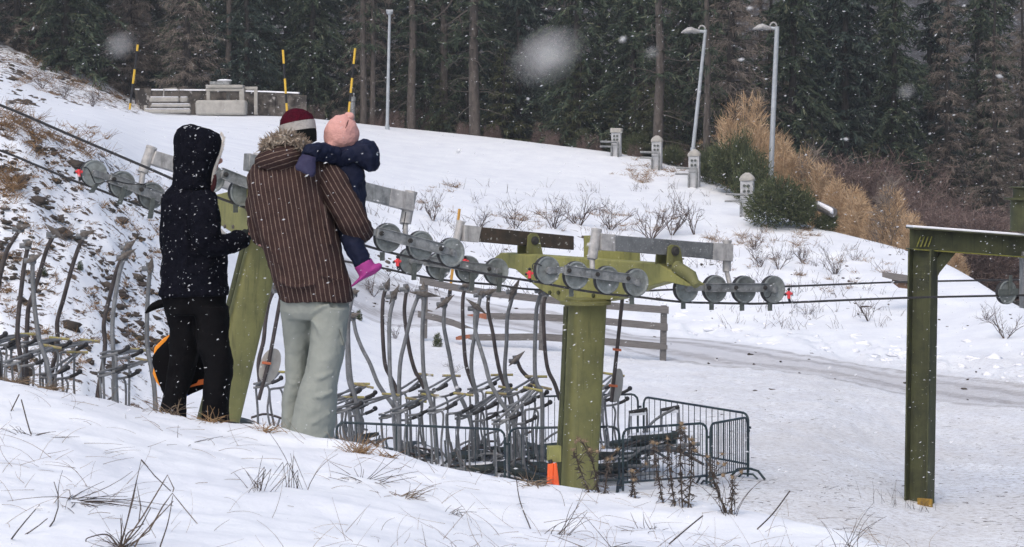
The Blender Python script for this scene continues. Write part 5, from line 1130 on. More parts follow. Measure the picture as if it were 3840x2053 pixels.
m.build('hood_lining', FURW, hd, smooth=False)
m = MB(); limb(m, D, [(803, 655, -.03, 8), (803, 676, -.03, 10), (798, 700, -.03, 12), (788, 715, -.03, 14)], 12); m.build('scarf', mat('burgundy_scarf', (0.05, 0.010, 0.012), 0.95), wom)
m = MB(); rows(m, D, [(1080, 727, 118, .165, 0), (1120, 728, 120, .16, 0), (1180, 733, 112, .14, 0)], 28)
rows(m, D, [(1150, 680, 64, .13, .03), (1230, 692, 58, .125, .04), (1330, 690, 54, .115, .05), (1420, 672, 50, .105, .06), (1480, 656, 47, .10, .06), (1560, 650, 46, .1, .06), (1600, 650, 46, .1, .06)], 22)
rows(m, D, [(1150, 792, 66, .13, -.03), (1230, 797, 62, .125, -.04), (1310, 802, 61, .12, -.06), (1350, 817, 58, .12, -.06), (1395, 822, 53, .115, -.06), (1450, 814, 52, .11, -.06), (1500, 808, 48, .11, -.06), (1560, 808, 50, .11, -.06), (1610, 808, 50, .11, -.06)], 22)
tr = m.build('trousers', BLACKC, wom, remesh=0.011, soft=3); wrinkle(tr, .03, .11)
for x, y, dd in ((648, 1612, .06), (808, 1622, -.06)):
    m = MB(); b = W(x, y, D + dd); m.ell(b + V((.06, .02, 0)), V((0.13, .03, 0)), V((-.015, .055, 0)), V((0, 0, .06))); m.ell(b + V((0, 0, .07)), V((0.06, 0, 0)), V((0, .06, 0)), V((0, 0, .1))); m.build('boot', BOOT, wom, remesh=0.009)

# --- the plastic sled held against the legs
D = 12.95; k = D / F
t = thing('sled', 'black plastic sled with an orange rim behind the legs of the hooded person', 'sled', W(640, 1520, D))
shell = [(650, 1236), (622, 1278), (588, 1312), (571, 1336), (568, 1362), (580, 1400), (594, 1440), (612, 1486), (640, 1500), (690, 1488), (726, 1462), (766, 1446), (768, 1400), (740, 1300), (700, 1240)]
SLB = mat('sled_black', (0.006, 0.006, 0.007), 0.85, spec=.03, col3=(0.5, 0.52, 0.55), scale3=38, amt3=(0.72, 0.735))
m = MB(); m.prism([W(x, y, D) for x, y in shell], V((0, .10, 0))); m.build('shell', SLB, t, bevel=0.02)
m = MB(); m.prism([W(x + ox, y + oy, D + .105) for (x, y), (ox, oy) in zip(shell, [(0, 10), (-9, -9), (-9, -9), (4, 2), (10, 4), (-8, 2), (-9, -6), (6, -14), (0, -20), (0, -26), (0, -24), (0, -22), (-4, 0), (-6, 0), (0, 6)])], V((0, .03, 0))); m.build('rim', mat('orange_rim', (0.95, 0.33, 0.02), 0.45), t, bevel=0.006)
m = MB(); m.loft([ring(W(x, y, D + .02), V((.005, 0, r * k)), V((0, .025, 0)), 14) for x, y, r in ((622, 1136, 16), (590, 1143, 18), (566, 1154, 17), (552, 1164, 13), (546, 1171, 4))]); m.tube([W(616, 1136, D + .05), W(645, 1180, D + .07), W(655, 1250, D + .07)], .016, 8); m.build('handle', SLB, t)
m = MB(); m.loft([[W(x, y - h, D - .035), W(x, y + h, D - .035), W(x, y + h, D - .01), W(x, y - h, D - .01)] for x, y, h in ((708, 1453, 2), (722, 1447, 4), (738, 1442, 5), (744, 1436, 10), (764, 1432, 10), (768, 1434, 7))]); m.build('brake_lever', mat('orange_lever', (0.95, 0.20, 0.02), 0.45), t)
m = MB(); m.prism([W(x, y, D - .01) for x, y in ((700, 1466), (768, 1442), (770, 1456), (704, 1484))], V((0, .03, 0))); m.build('runner', SLB, t)
m = MB(); m.box(W(706, 1479, D), V((.010, 0, .004)), V((0, .006, 0)), V((-.002, 0, .007))); m.build('clip', mat('blue_clip', (0.03, 0.15, 0.75), 0.4), t)
# ------------------------------------------------------------------ vegetation
UP = V((0, 0, 1))
def rv(s=1.0): return V((random.gauss(0, s), random.gauss(0, s), random.gauss(0, s)))
class Leaves:
    """many small quads, fast"""
    def __init__(s): s.v = []; s.f = []
    def quad(s, p, d, side, L, w):
        b = len(s.v); a = side * (w / 2); e = p + d * L
        s.v += [p - a, p + a, e + a * 0.35, e - a * 0.35]; s.f.append((b, b + 1, b + 2, b + 3))
    def build(s, name, mat, parent):
        me = bpy.data.meshes.new(name); org = root_loc(parent)
        me.from_pydata([tuple(p - org) for p in s.v], [], s.f); me.update()
        o = bpy.data.objects.new(name, me); COL.objects.link(o); o.parent = parent; me.materials.append(mat); return o

def conifer(label, leafmat, h=15, z0=0.6, br=2.4, dens=1.0, twig=(0.27, 0.07), trunk_r=0.19, droop=0.35, group=None, dead=0, fol_top=None):
    t = thing('conifer', label, 'tree', (0, 0, -200), group); o = V(t.location)
    m = MB(); pts = [o + V((0.04 * math.sin(z), 0.04 * math.cos(z * .7), z)) for z in np.linspace(-0.6, h, 14)]
    m.tube(pts, list(np.linspace(trunk_r * 1.12, 0.03, 14)), 9); TM = m
    L = Leaves(); B = TM; z = z0; top = fol_top or h
    while z < top:
        f = z / h; R_ = br * (1 - f) ** 0.75 * random.uniform(.7, 1.15)
        for b in range(random.randint(6, 8)):
            az = random.uniform(0, 6.283); d = V((math.cos(az), math.sin(az), random.uniform(-.1, .25))).normalized()
            Lb = R_ * random.uniform(.55, 1.1); n = max(5, int(Lb * 20 * dens))
            pp = o + V((0, 0, z)); side = V((-d.y, d.x, 0)).normalized()
            for i in range(n):
                s = (i + random.random()) / n; s = 0.05 + 0.95 * s
                p = pp + d * (Lb * s) - UP * (droop * Lb * s * s) + rv(0.035)
                for q in range(2):
                    dd = (d * random.uniform(.1, .9) + side * random.choice((-1, 1)) * random.uniform(.3, 1) * (1.15 - s) - UP * random.uniform(0.0, .9) + rv(.2)).normalized()
                    sd = (Quaternion(dd, random.uniform(0, 6.3)) @ dd.orthogonal()).normalized()
                    L.quad(p, dd, sd, twig[0] * random.uniform(.6, 1.3), twig[1] * random.uniform(.7, 1.4))
            if random.random() < .5: B.tube([pp, pp + d * Lb * .5 - UP * droop * Lb * .25, pp + d * Lb - UP * (droop * Lb)], [.03, .02, .006], 4, cap=False)
        z += random.uniform(.28, .5) / max(.5, min(1, dens))
    for i in range(dead):
        zz = random.uniform(.8, 7.5); az = random.uniform(0, 6.3); d = V((math.cos(az), math.sin(az), random.uniform(-.5, .35))).normalized(); p = o + V((0, 0, zz)); n = random.uniform(.5, 2.0)
        q = [p, p + d * n * .5 + rv(.06), p + d * n - UP * random.uniform(0, .5)]; B.tube(q, [.028, .018, .005], 4, cap=False)
        for j in range(4):
            s = q[1].lerp(q[2], random.random()); B.tube([s, s + (d + rv(.8)).normalized() * random.uniform(.15, .6)], [.009, .003], 3, cap=False)
    c = L.build('crown', leafmat, t)
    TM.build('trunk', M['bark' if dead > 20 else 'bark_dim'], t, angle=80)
    return t

protos = {}
FT = 9.0   # only the lowest metres of the trees stand in the frame; the crowns thin out above
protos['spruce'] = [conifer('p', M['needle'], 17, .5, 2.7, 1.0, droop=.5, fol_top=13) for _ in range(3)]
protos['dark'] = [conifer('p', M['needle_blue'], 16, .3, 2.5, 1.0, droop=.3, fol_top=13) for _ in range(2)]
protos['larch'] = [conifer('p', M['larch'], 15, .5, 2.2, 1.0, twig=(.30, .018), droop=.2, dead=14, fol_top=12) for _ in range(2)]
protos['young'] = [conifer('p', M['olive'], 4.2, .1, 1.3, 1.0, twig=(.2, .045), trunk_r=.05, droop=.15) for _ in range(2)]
protos['bare'] = [conifer('p', M['needle'], 18, 4.0, 1.6, .5, trunk_r=.21, dead=26, fol_top=12) for _ in range(2)]
first = {id(p): True for v in protos.values() for p in v}
def place(p, loc, rz, sc, label, group):
    if first.get(id(p)):
        first[id(p)] = False; p.location = loc; p.rotation_euler = (0, 0, rz); p.scale = sc if isinstance(sc, tuple) else (sc,) * 3
        p['label'] = label
        if group: p['group'] = group
        elif 'group' in p: del p['group']
        return p
    return dup(p, loc, rz, sc, label, group)
GL = {'spruce': ('dark green spruce with drooping boughs in the forest behind the snowfield', 'dark green spruces in the forest'),
      'dark': ('blackish green conifer deep in the forest behind the snowfield', 'blackish conifers deep in the forest'),
      'larch': ('leafless grey brown larch among the dark conifers of the forest', 'bare larches among the conifers')}
rs = random.Random(4)
def edgeD(x): return colknots(x)[17, 0]
for row, (off, step) in enumerate(((3.0, 205), (7.5, 190), (13, 200), (21, 230))):
    x = -160 + rs.uniform(0, 120)
    while x < 4000:
        Dd = edgeD(x) + off + rs.uniform(-1, 1.5) + (8 if x < 560 else 0) + (3 if 2480 < x < 2760 else 0)
        if x > 2750: Dd = max(Dd, 100 + off + rs.uniform(0, 3))
        right = x > 2650
        kind = 'larch' if row == 0 and (2680 < x < 2960 or x > 3540) else rs.choice(['spruce', 'dark', 'spruce', 'dark', 'spruce', 'dark', 'larch'] if not right else (['larch', 'larch', 'spruce', 'spruce'] if (2650 < x < 3000 or x > 3560) else ['dark', 'spruce', 'dark', 'spruce']))
        p = protos[kind][rs.randrange(len(protos[kind]))]
        place(p, gnd(x, Dd, .1), rs.uniform(0, 6.3), rs.uniform(.85, 1.2), *GL[kind])
        x += step * rs.uniform(.75, 1.25)
BIG = []
TR = [(700, 110, 1.0, 'bare grey conifer trunk rising behind the concrete kiosk end of the wall'), (856, 111, .72, 'slim grey conifer trunk rising behind the kiosk top box'), (1545, 111, .95, 'grey conifer trunk right of the thin pale lamp post'),
      (1664, 117, .95, 'dim conifer trunk between two clearer trunks right of the thin lamp post'), (1778, 108.5, 1.2, 'thick bare conifer trunk with broken side branches at the snowfield edge'), (1362, 119, .75, 'thin dim trunk left of the thin pale lamp post'),
      (1398, 117, .6, 'very thin dim trunk just left of the thin pale lamp post'), (2472, 110, 1.05, 'short lit conifer trunk behind the second farthest supply pillar'), (2652, 112, .7, 'slim conifer trunk directly behind the leaning lamp post'), (242, 128, .8, 'dark conifer trunk above the snowy hillside at the left')]
for i in range(34):
    x = rs.choice((rs.uniform(1150, 1760), rs.uniform(1850, 2700), rs.uniform(1850, 2700), rs.uniform(2700, 3900)))
    Dd = edgeD(x) + rs.uniform(1.5, 5)
    if x > 2750: Dd = max(Dd, 104 + rs.uniform(-8, 3))
    place(protos['young'][i % 2], gnd(x, Dd, .1), rs.uniform(0, 6.3), rs.uniform(.5, 1.15), 'olive green young spruce at the front edge of the forest', 'young spruces at the forest edge')
for i, (x, Dd, s, lab) in enumerate(TR): TRO = place(protos['bare'][i % 2], gnd(x, max(edgeD(x) + (.4 if x != 1664 and x != 2985 else 2.2), 109 if x < 1000 else 0) if x > 300 else 122, .1), rs.uniform(0, 6.3), (s * 1.05, s * 1.05, 1.0), lab, None); (i == 4) and BIG.append(TRO)

# crooked dead limbs on the thick trunk
tr_ = BIG[0]; mw = Matrix.LocRotScale(tr_.location, tr_.rotation_euler, tr_.scale); DT = tr_.location.y - .3
for pts in ([(1772, 26), (1722, 60), (1690, 84), (1635, 112)], [(1722, 62), (1732, 100), (1735, 135)], [(1700, -10), (1672, 36), (1612, 78), (1560, 96)], [(1776, 80), (1810, 118), (1845, 165)], [(1790, 0), (1806, 18)]):
    m = MB(); m.tube(smooth_path([W(x, y, DT) for x, y in pts], 4), [.05 - .04 * i / (4 * (len(pts) - 1)) for i in range(4 * (len(pts) - 1) + 1)], 5)
    o = m.build('dead_limb', M['deadtwig'], None); o.parent = tr_; o.matrix_parent_inverse = mw.inverted()
# ---- shrubs
def shrub_mesh(m, o, h, n, spread, fork=3, r0=.012, lean=0, rr=random):
    def grow(p, d, L, r, lev):
        q = [p]; dd = d
        for i in range(3):
            dd = (dd + V((rr.gauss(0, .16), rr.gauss(0, .16), rr.gauss(0.03, .12)))).normalized(); q.append(q[-1] + dd * L / 3)
        m.tube(q, list(np.linspace(r, r * .55, 4)), 3, cap=False)
        if lev > 0:
            for j in range(rr.randint(2, 3)):
                b = q[rr.randint(1, 3)]; e = (dd + V((rr.gauss(0, .55), rr.gauss(0, .55), rr.gauss(.1, .35)))).normalized(); grow(b, e, L * rr.uniform(.45, .75), r * .6, lev - 1)
    for i in range(n):
        a = rr.uniform(0, 6.3); d = V((math.cos(a) * spread, math.sin(a) * spread, 1)).normalized()
        grow(o + V((math.cos(a), math.sin(a), 0)) * .03, d, h * rr.uniform(.35, .6), r0, fork)
def make_shrub(name, cat, label, h, n, spread, mt, fork=3, r0=.012, group=None):
    m = MB(); shrub_mesh(m, V((0, 0, 0)), h, n, spread, fork, r0)
    me = m.mesh(name, V((0, 0, 0)), False); me.materials.append(mt); return me
def put(name, me, loc, rz, sc, label, cat, group=None):
    o = bpy.data.objects.new(name, me); COL.objects.link(o); o.location = loc; o.rotation_euler = (0, 0, rz); o.scale = (sc,) * 3 if not isinstance(sc, tuple) else sc
    return tag(o, label, cat, group)
SH = [make_shrub('bare_shrub', 'shrub', '', 1.0, 7, .7, M['twig'], 3, .013) for _ in range(4)]
SB = make_shrub('bare_shrub', 'shrub', '', 1.0, 4, .35, M['twig'], 4, .014)
SHL = [(1625, 826, 110, 0, 'bare twiggy shrub behind the wheel train right of the child'), (2075, 862, 120, 1, 'bare shrub behind the left end of the grey beam'), (1930, 862, 110, 2, 'low bare shrub above the brown beam'), (2170, 850, 135, 3, 'tall thin bare shrub in the row above the grey beam'),
       (2440, 900, 170, 3, 'broad crooked bare shrub above the middle of the grey beam'), (2290, 862, 110, 0, 'reddish bare shrub above the left part of the grey beam'), (2520, 880, 130, 1, 'bare shrub just above the beam bracket'), (2603, 878, 165, 9, 'fan shaped bare shrub standing alone below the third supply pillar'),
       (2830, 935, 80, 2, 'small bare shrub below the large dark pine bush'), (2850, 985, 60, 0, 'low brown shrub right of the grey beam end'), (2920, 1010, 90, 1, 'bare shrub on the bank below the pine bush, left of two similar ones'), (3010, 985, 85, 3, 'bare shrub on the bank between the pylon and the gantry'),
       (3130, 1030, 105, 2, 'spreading bare shrub on the bank close above the ropes'), (3200, 980, 60, 0, 'small bare shrub on the clean snow left of the gantry'), (3255, 1200, 90, 1, 'bare shrub on the bank below the ropes, left of the gantry column'), (3030, 1185, 55, 2, 'low dark shrub under the ropes'),
       (3770, 1270, 130, 3, 'dark bare shrub on the bank right of the gantry column'), (3700, 1200, 60, 0, 'small shrub on the bank behind the gantry'), (240, 372, 70, 1, 'dark bare shrub on the upper left hillside'), (345, 400, 80, 3, 'spreading bare shrub where the upper hillside meets the snowfield'),
       (160, 330, 70, 0, 'small bare shrub on the upper left hillside near the edge'), (1400, 1110, 90, 1, 'bare shrub with upright twigs beside the magenta boot'), (1480, 1270, 70, 2, 'low bare shrub seen between the chair hangers'), (1700, 1400, 60, 3, 'thin bare shrub behind the chair hangers'), (2850, 1000, 70, 2, 'reddish low shrub beside the right end of the grey beam'),
       (1800, 860, 90, 1, 'low bare shrub above the left part of the brown beam'), (1980, 500, 70, 3, 'pale bare shrub at the forest edge'), (1945, 505, 130, 0, 'tall pale bare shrub at the forest edge below the big blurred flake')]
for x, y, hp, kd, lab in SHL:
    p = gpix(x, y, 40)
    if p is None: continue
    put('bare_shrub', SB if kd == 9 else SH[kd], p - UP * .04, random.uniform(0, 6.3), hp * p.y / F / (1.0 if kd == 9 else .85), lab, 'shrub')

# dark pine bushes
def bush_mesh(name, rx, ry, rz, n, mt, L=.16, w=.035, shoots=0, up=.35):
    lv = Leaves(); me = None
    lobes = [(rv(.5), random.uniform(.5, .9)) for _ in range(9)]
    for i in range(n):
        c, s = random.choice(lobes); d = rv().normalized(); rad = random.random() ** .4 * s
        p = V(((c.x * .6 + d.x * rad) * rx, (c.y * .6 + d.y * rad) * ry, max(-.1, (abs(c.z) * .5 + .45 + d.z * rad * .6)) * rz))
        if i % 5 == 0: p = p + V((d.x * rx, d.y * ry, abs(d.z) * rz)) * random.uniform(.05, .28)
        out = (V((d.x, d.y, d.z * .5 + up)) + rv(.45)).normalized(); sd = (Quaternion(out, random.uniform(0, 6.3)) @ out.orthogonal()).normalized()
        lv.quad(p, out, sd, L * random.uniform(.6, 1.3), w)
    me = bpy.data.meshes.new(name); me.from_pydata([tuple(p) for p in lv.v], [], lv.f); me.update(); me.materials.append(mt); return me
PB = [bush_mesh('pine_bush', 1, 1, 1, 5200, M['pine']) for _ in range(2)]
for x, D_, yt, w_, kk, lab in [(2908, 82.5, 686, 122, 0, 'large dark pine bush covering the foot of the tallest lamp post'), (3004, 82.5, 716, 68, 1, 'dark pine bush at the right shoulder of the large one'), (3102, 83, 792, 58, 0, 'small dark pine bush in front of the short log'), (2745, 91, 545, 105, 1, 'broad pine bush between the third and nearest supply pillars'), (2672, 93, 560, 70, 0, 'pine bush right behind the third supply pillar'), (2520, 97, 548, 62, 1, 'low pine bush between two supply pillars'), (2395, 101, 505, 60, 0, 'dark bush between the two farthest supply pillars'), (2835, 88.5, 590, 85, 0, 'pine bush rising left of the tallest lamp post'), (2790, 90, 520, 60, 1, 'narrow pine bush behind the broad one between the pillars')]:
    p = gnd(x, D_); k = D_ / F; hh = (pix(p)[1] - yt) * k
    put('pine_bush', PB[kk], p - UP * .12, random.uniform(0, 6.3), (w_ * k * .8, w_ * k * .8, max(.4, hh) * .80), lab, 'bush')
# tan larches and purple brown thicket
def wisp_mesh(name, mt, n=2600, L=.3, w=.016, cone=True):
    lv = Leaves(); lead = [(random.uniform(-.28, .28), random.uniform(-.28, .28), random.uniform(.55, 1.0)) for _ in range(6)]
    if not cone:
        for i in range(n):
            a = random.uniform(0, 6.3); r_ = random.random() ** .5 * .55; hh = .55 + .45 * math.sin(a * 3 + r_ * 9)
            z = random.random() ** .8 * hh; p = V((math.cos(a) * r_, math.sin(a) * r_, z)); out = (V((math.cos(a) * .5, math.sin(a) * .5, random.uniform(-.1, 1.0))) + rv(.6)).normalized()
            lv.quad(p, out, (Quaternion(out, random.uniform(0, 6.3)) @ out.orthogonal()).normalized(), L * random.uniform(.3, 1.3), w)
        b = MB()
        for i in range(12):
            a = random.uniform(0, 6.3); d = V((math.cos(a) * .45, math.sin(a) * .45, 1)).normalized(); q = V((math.cos(a) * .2, math.sin(a) * .2, -.05)); b.tube([q, q + d * .4 + rv(.03), q + d * random.uniform(.7, 1.1) + rv(.05)], [.010, .006, .002], 3, cap=False)
        base = len(lv.v); lv.v += b.v; lv.f += [tuple(i + base for i in f) for f in b.f]
        me = bpy.data.meshes.new(name); me.from_pydata([tuple(p) for p in lv.v], [], lv.f); me.update(); me.materials.append(mt); return me
    for i in range(n):
        lx, ly, lh = random.choice(lead); z = random.random() ** 1.1; a = random.uniform(0, 6.3); rad = (1 - z) ** .6 * random.random() ** .5 * .34
        p = V((lx * (.4 + .6 * z) + math.cos(a) * rad, ly * (.4 + .6 * z) + math.sin(a) * rad, z * .95 * lh)); out = (V((math.cos(a), math.sin(a), random.uniform(.1, 1.5))) + rv(.45)).normalized(); sd = (Quaternion(out, random.uniform(0, 6.3)) @ out.orthogonal()).normalized()
        lv.quad(p, out, sd, L * random.uniform(.4, 1.1), w)
    b = MB(); b.tube([V((0, 0, -.1)), V((0.01, 0, .5)), V((0, .01, 1.0))], [.014, .009, .003], 5)
    for i in range(16):
        z = random.uniform(.1, .8); a = random.uniform(0, 6.3); d = V((math.cos(a), math.sin(a), .7)).normalized(); b.tube([V((0, 0, z)), V((0, 0, z)) + d * .2 * (1.1 - z), V((0, 0, z)) + d * .42 * (1.1 - z) + UP * .05], [.006, .004, .002], 3, cap=False)
    base = len(lv.v); lv.v += b.v; lv.f += [tuple(i + base for i in f) for f in b.f]
    me = bpy.data.meshes.new(name); me.from_pydata([tuple(p) for p in lv.v], [], lv.f); me.update(); me.materials.append(mt); return me
WT = [wisp_mesh('tan_larch', M['larch_tan'], 3000, .17, .0075) for _ in range(2)]; WP = [wisp_mesh('thicket_shrub', M['thicket'], 3800, .15, .0065, False) for _ in range(2)]
TS = wisp_mesh('tiny_spruce', M['pine'], 700, .2, .04)
WG = wisp_mesh('pale_larch', M['larch'], 900, .25, .010)
for x, D_, yt, w_, kk, lab in [(2790, 95, 340, 240, 0, 'tallest tan leafless larch beside the tallest lamp post'), (2735, 97, 430, 170, 1, 'tan larch behind the pine bushes left of the tallest lamp post'), (2850, 94, 420, 200, 1, 'tan larch right behind the tallest lamp post'), (2930, 93, 500, 220, 0, 'tan larch to the right of the tallest lamp post'), (3000, 92, 545, 210, 1, 'tan larch above the right shoulder of the large pine bush'), (3070, 91, 600, 220, 0, 'tan larch above the short log'), (3150, 89, 655, 200, 1, 'tan larch just right of the short log'), (3220, 87, 720, 190, 0, 'low tan larch on the ridge above the bare shrubs'),
                               (3350, 84, 690, 190, 0, 'golden larch standing left of the gantry beam end'), (3285, 85, 770, 170, 1, 'small golden larch left of the one by the gantry'), (3415, 83, 790, 170, 0, 'golden larch partly behind the gantry beam end'), (3575, 80, 930, 150, 1, 'tan brush under the gantry beam by the brace'), (2660, 99, 520, 130, 0, 'low tan larch behind the leaning lamp post'), (3190, 92, 690, 220, 1, 'tan larch set back behind the low one on the ridge'), (2890, 97, 470, 220, 0, 'tan larch set back behind the tallest lamp post')]:
    p = gnd(x, D_, .1); k = D_ / F; put('tan_larch', WT[kk], p, random.uniform(0, 6.3), (w_ * k, w_ * k, (pix(p)[1] - yt) * k), lab, 'larch')
rs2 = random.Random(9)
for i in range(44):
    x = rs2.uniform(3120, 4000); D_ = max(colknots(x)[16, 0] + rs2.uniform(4, 22), 84); k = D_ / F
    hp = rs2.uniform(170, 300)
    if x < 3480: D_ = max(D_, 97); k = D_ / F
    put('thicket_shrub', WP[i % 2], gnd(x, D_, .1), rs2.uniform(0, 6.3), (hp * 1.15 * k, hp * 1.15 * k, hp * k), 'purple brown leafless shrub in the thicket around the gantry beam', 'shrub', 'purple brown thicket shrubs')
for x, D_, h_, lab in [(3052, 92, 330, 'pale straight young larch above the tan brush'), (3345, 84, 300, 'pale thin sapling above the golden larch')]:
    k = D_ / F; put('young_larch', WG, gnd(x, D_, .1), 0, (200 * k, 200 * k, h_ * k), lab, 'larch')
# tan and brown brush along the forest foot
for i in range(26):
    x = rs2.uniform(1100, 2700); D_ = edgeD(x) + rs2.uniform(-.3, 2.5); k = D_ / F; hp = rs2.uniform(40, 95)
    put('forest_edge_shrub', WP[i % 2], gnd(x, D_, .1), rs2.uniform(0, 6.3), (hp * k, hp * k, hp * k), 'low brown leafless brush along the foot of the forest', 'shrub', 'low brush along the forest foot')
# little spruces on the bank
for x, y, hp, lab in [(300, 1010, 55, 'tiny green spruce between the left parked chairs'), (165, 1030, 50, 'tiny green spruce left of the lone curved hanger'), (1640, 1300, 80, 'tiny green spruce seen behind the chair hangers'), (1345, 1200, 60, 'tiny green spruce beside the pale trousers')]:
    p = gpix(x, y, 36)
    if p is not None: put('tiny_spruce', TS, p - UP * .03, 0, (hp * .55 * p.y / F, hp * .55 * p.y / F, hp * .75 * p.y / F), lab, 'tree')

# ---- grass
def stem_tube(m, p, d, L, bend, r=.0028, n=5):
    q = [p]; dd = d.normalized()
    for i in range(n): dd = (dd + bend / n).normalized(); q.append(q[-1] + dd * L / n)
    m.tube(q, list(np.linspace(r, r * .45, n + 1)), 3, cap=False)
    return q
m = MB(); rg = random.Random(21)
for i in range(1150):
    x = rg.uniform(-150, 3900); kn = colknots(x); eD = kn[4, 0]; Dd = rg.uniform(7.2, eD + .1)
    if vnoise(np.array([x / 260.0]), np.array([Dd * 1.3]), 77)[0] < -.02 and rg.random() < .75: continue
    p = gnd(x, Dd); p.z += 0.0
    a = rg.uniform(0, 6.3); el = rg.choice((.08, .15, .35, .8, 1.6)); d = V((math.cos(a), math.sin(a) * .6, el)); L = rg.uniform(.05, .22) * (1.3 if rg.random() < .15 else 1)
    stem_tube(m, p - UP * .01 + UP * rg.uniform(0, .03), d, L, V((rg.gauss(0, .5), rg.gauss(0, .4), rg.gauss(-.35, .4))), rg.uniform(.0007, .0014))
go_ = bpy.data.objects.new('dry_grass', m.mesh('dry_grass', V((0, 0, 0)), False)); COL.objects.link(go_); go_.data.materials.append(M['grass']); tag(go_, 'sparse dry grass stalks sticking out of the foreground snow', 'grass', None, 'stuff')
def clump(loc, n, L, spread, up, label, mt='grass_dark', r=.0022, lean=V((0, 0, 0)), kink=0, rr=rg):
    m = MB()
    for i in range(n):
        a = rr.uniform(0, 6.3); d = V((math.cos(a) * spread, math.sin(a) * spread, up * rr.uniform(.6, 1.2))) + lean
        l = L * rr.uniform(.45, 1.1)
        if kink and rr.random() < .6:
            q = stem_tube(m, loc + V((rr.gauss(0, .02), rr.gauss(0, .02), -.02)), d, l * .6, V((rr.gauss(0, .15), 0, 0)), r); e = (q[-1] - q[-2]).normalized()
            stem_tube(m, q[-1], V((abs(e.x) + .5, e.y, -e.z * 1.1 - .25)) if rr.random() < .7 else V((-.6, e.y, -.8)), l * .65, V((0, 0, 0)), r * .75)
        else: stem_tube(m, loc + V((rr.gauss(0, .03), rr.gauss(0, .03), -.02)), d, l, V((rr.gauss(0, .5), rr.gauss(0, .3), rr.gauss(-.4, .3))), r)
    o = bpy.data.objects.new('grass_clump', m.mesh('grass_clump', loc, False)); COL.objects.link(o); o.location = loc; o.data.materials.append(M[mt]); tag(o, label, 'grass')
def fgp(x, y): return gpix(x, y, 6.0, 13.5) or gnd(x, colknots(x)[4, 0])
for x, y, n, L, sp, up, lab, kw in [
    (245, 1865, 40, .42, .9, .10, 'flattened swirl of dry grass at the lower left, left of the tall bent stalks', dict(lean=V((.9, 0, 0)))), (110, 1630, 26, .20, .9, .25, 'small dark tangle of grass at the left near the snow crest', dict(lean=V((.5, 0, 0)))),
    (20, 2015, 16, .4, .8, .2, 'dark flattened stalks at the lower left corner', dict(lean=V((.8, 0, 0)), r=.004)), (1095, 1838, 9, .30, .2, 1.0, 'upright dry stalks in the snow below the pale trousers', dict(kink=1)), (980, 1845, 12, .22, .4, .8, 'low dry stalks left of the upright ones below the trousers', dict(kink=1)),
    (1505, 1860, 40, .18, .8, .4, 'pale brown grass tuft in the middle of the foreground snow', dict(mt='grass')), (1370, 1800, 22, .24, .8, .4, 'dark loose stalks left of the pale brown tuft', {}), (1680, 1920, 22, .14, .8, .4, 'small twiggy tuft right of the pale brown one', {}), (2080, 2000, 9, .22, .35, .8, 'leaning stalks at the bottom below the near pylon', dict(lean=V((.3, 0, 0)))),
    (2240, 2050, 10, .24, .8, .3, 'dark stalks lying at the bottom edge below the barrier', {}), (3180, 2048, 9, .26, .5, .9, 'forked dry plant at the bottom edge below the gantry', dict(r=.0018)), (2440, 1990, 14, .14, .7, .5, 'small curled stalks below the thistles', {}), (700, 1650, 20, .2, .9, .3, 'loose stalks left of the pale trousers on the crest', {}),
    (790, 1545, 40, .17, .8, .5, 'brown grass at the boots of the hooded person', dict(mt='grass_gold')), (640, 1512, 24, .2, .7, .7, 'straw coloured stalks at the feet of the hooded person', dict(mt='grass')), (985, 1605, 60, .12, .8, .6, 'golden grass tuft at the left trouser leg', dict(mt='grass_gold')), (1345, 1692, 70, .15, .7, .8, 'golden grass tuft on the crest right of the trousers', dict(mt='grass_gold')),
    (1440, 1705, 50, .10, .9, .5, 'low brown grass on the crest before the chair seats', dict(mt='grass_gold')), (60, 1420, 60, .13, .9, .5, 'matted brown grass on the crest at the left chairs', dict(mt='grass')), (180, 1440, 70, .14, .9, .4, 'brown straw on the crest below the crossing left hangers', dict(mt='grass')), (2000, 1800, 50, .12, .8, .5, 'brown grass on the crest by the orange pad', dict(mt='grass')), (2740, 1920, 10, .22, .3, 1, 'thin stalks right of the thistles on the crest', {})]:
    clump(fgp(x, y), n, L, sp, up, lab, **kw)
_kp = gpix(455, 2040, 5.0, 13); KD = (_kp.y if _kp is not None else 8) - .12
m = MB()
for pts in [[(452, 2052), (478, 1950), (505, 1835), (530, 1725), (580, 1785), (640, 1842)], [(458, 2052), (540, 1930), (600, 1830), (628, 1782), (652, 1832), (648, 1846)], [(485, 2050), (560, 1990), (610, 1900), (646, 1850), (690, 1905), (740, 1965)], [(448, 2052), (470, 1980), (500, 1870), (512, 1810), (528, 1900), (520, 1960)], [(455, 2052), (520, 1985), (565, 1905)], [(440, 2045), (400, 2005), (330, 2018), (322, 2035)], [(505, 2052), (530, 2010), (580, 1955), (650, 1880)], [(600, 2052), (630, 1960), (648, 1860)], [(452, 2052), (455, 1990), (452, 1945)], [(462, 2052), (480, 2000), (540, 1965)]]:
    q = smooth_path([W(x, y, KD + .2 * (2052 - y) / 330) for x, y in pts], 1 if len(pts) > 5 else 4); m.tube(q, list(np.linspace(.0036, .0018, len(q))), 4)
for i in range(20):
    stem_tube(m, W(455 + rg.gauss(0, 12), 2054, KD), V((rg.gauss(0, 1), rg.gauss(0, .5), rg.uniform(.1, .8))), rg.uniform(.04, .14), V((0, 0, rg.gauss(0, .4))), .0016)
o = bpy.data.objects.new('grass_clump', m.mesh('grass_clump', W(455, 2052, KD), False)); COL.objects.link(o); o.location = W(455, 2052, KD); o.data.materials.append(M['grass_dark']); tag(o, 'tall clump of sharply kinked dry stalks rising at the lower left', 'grass')
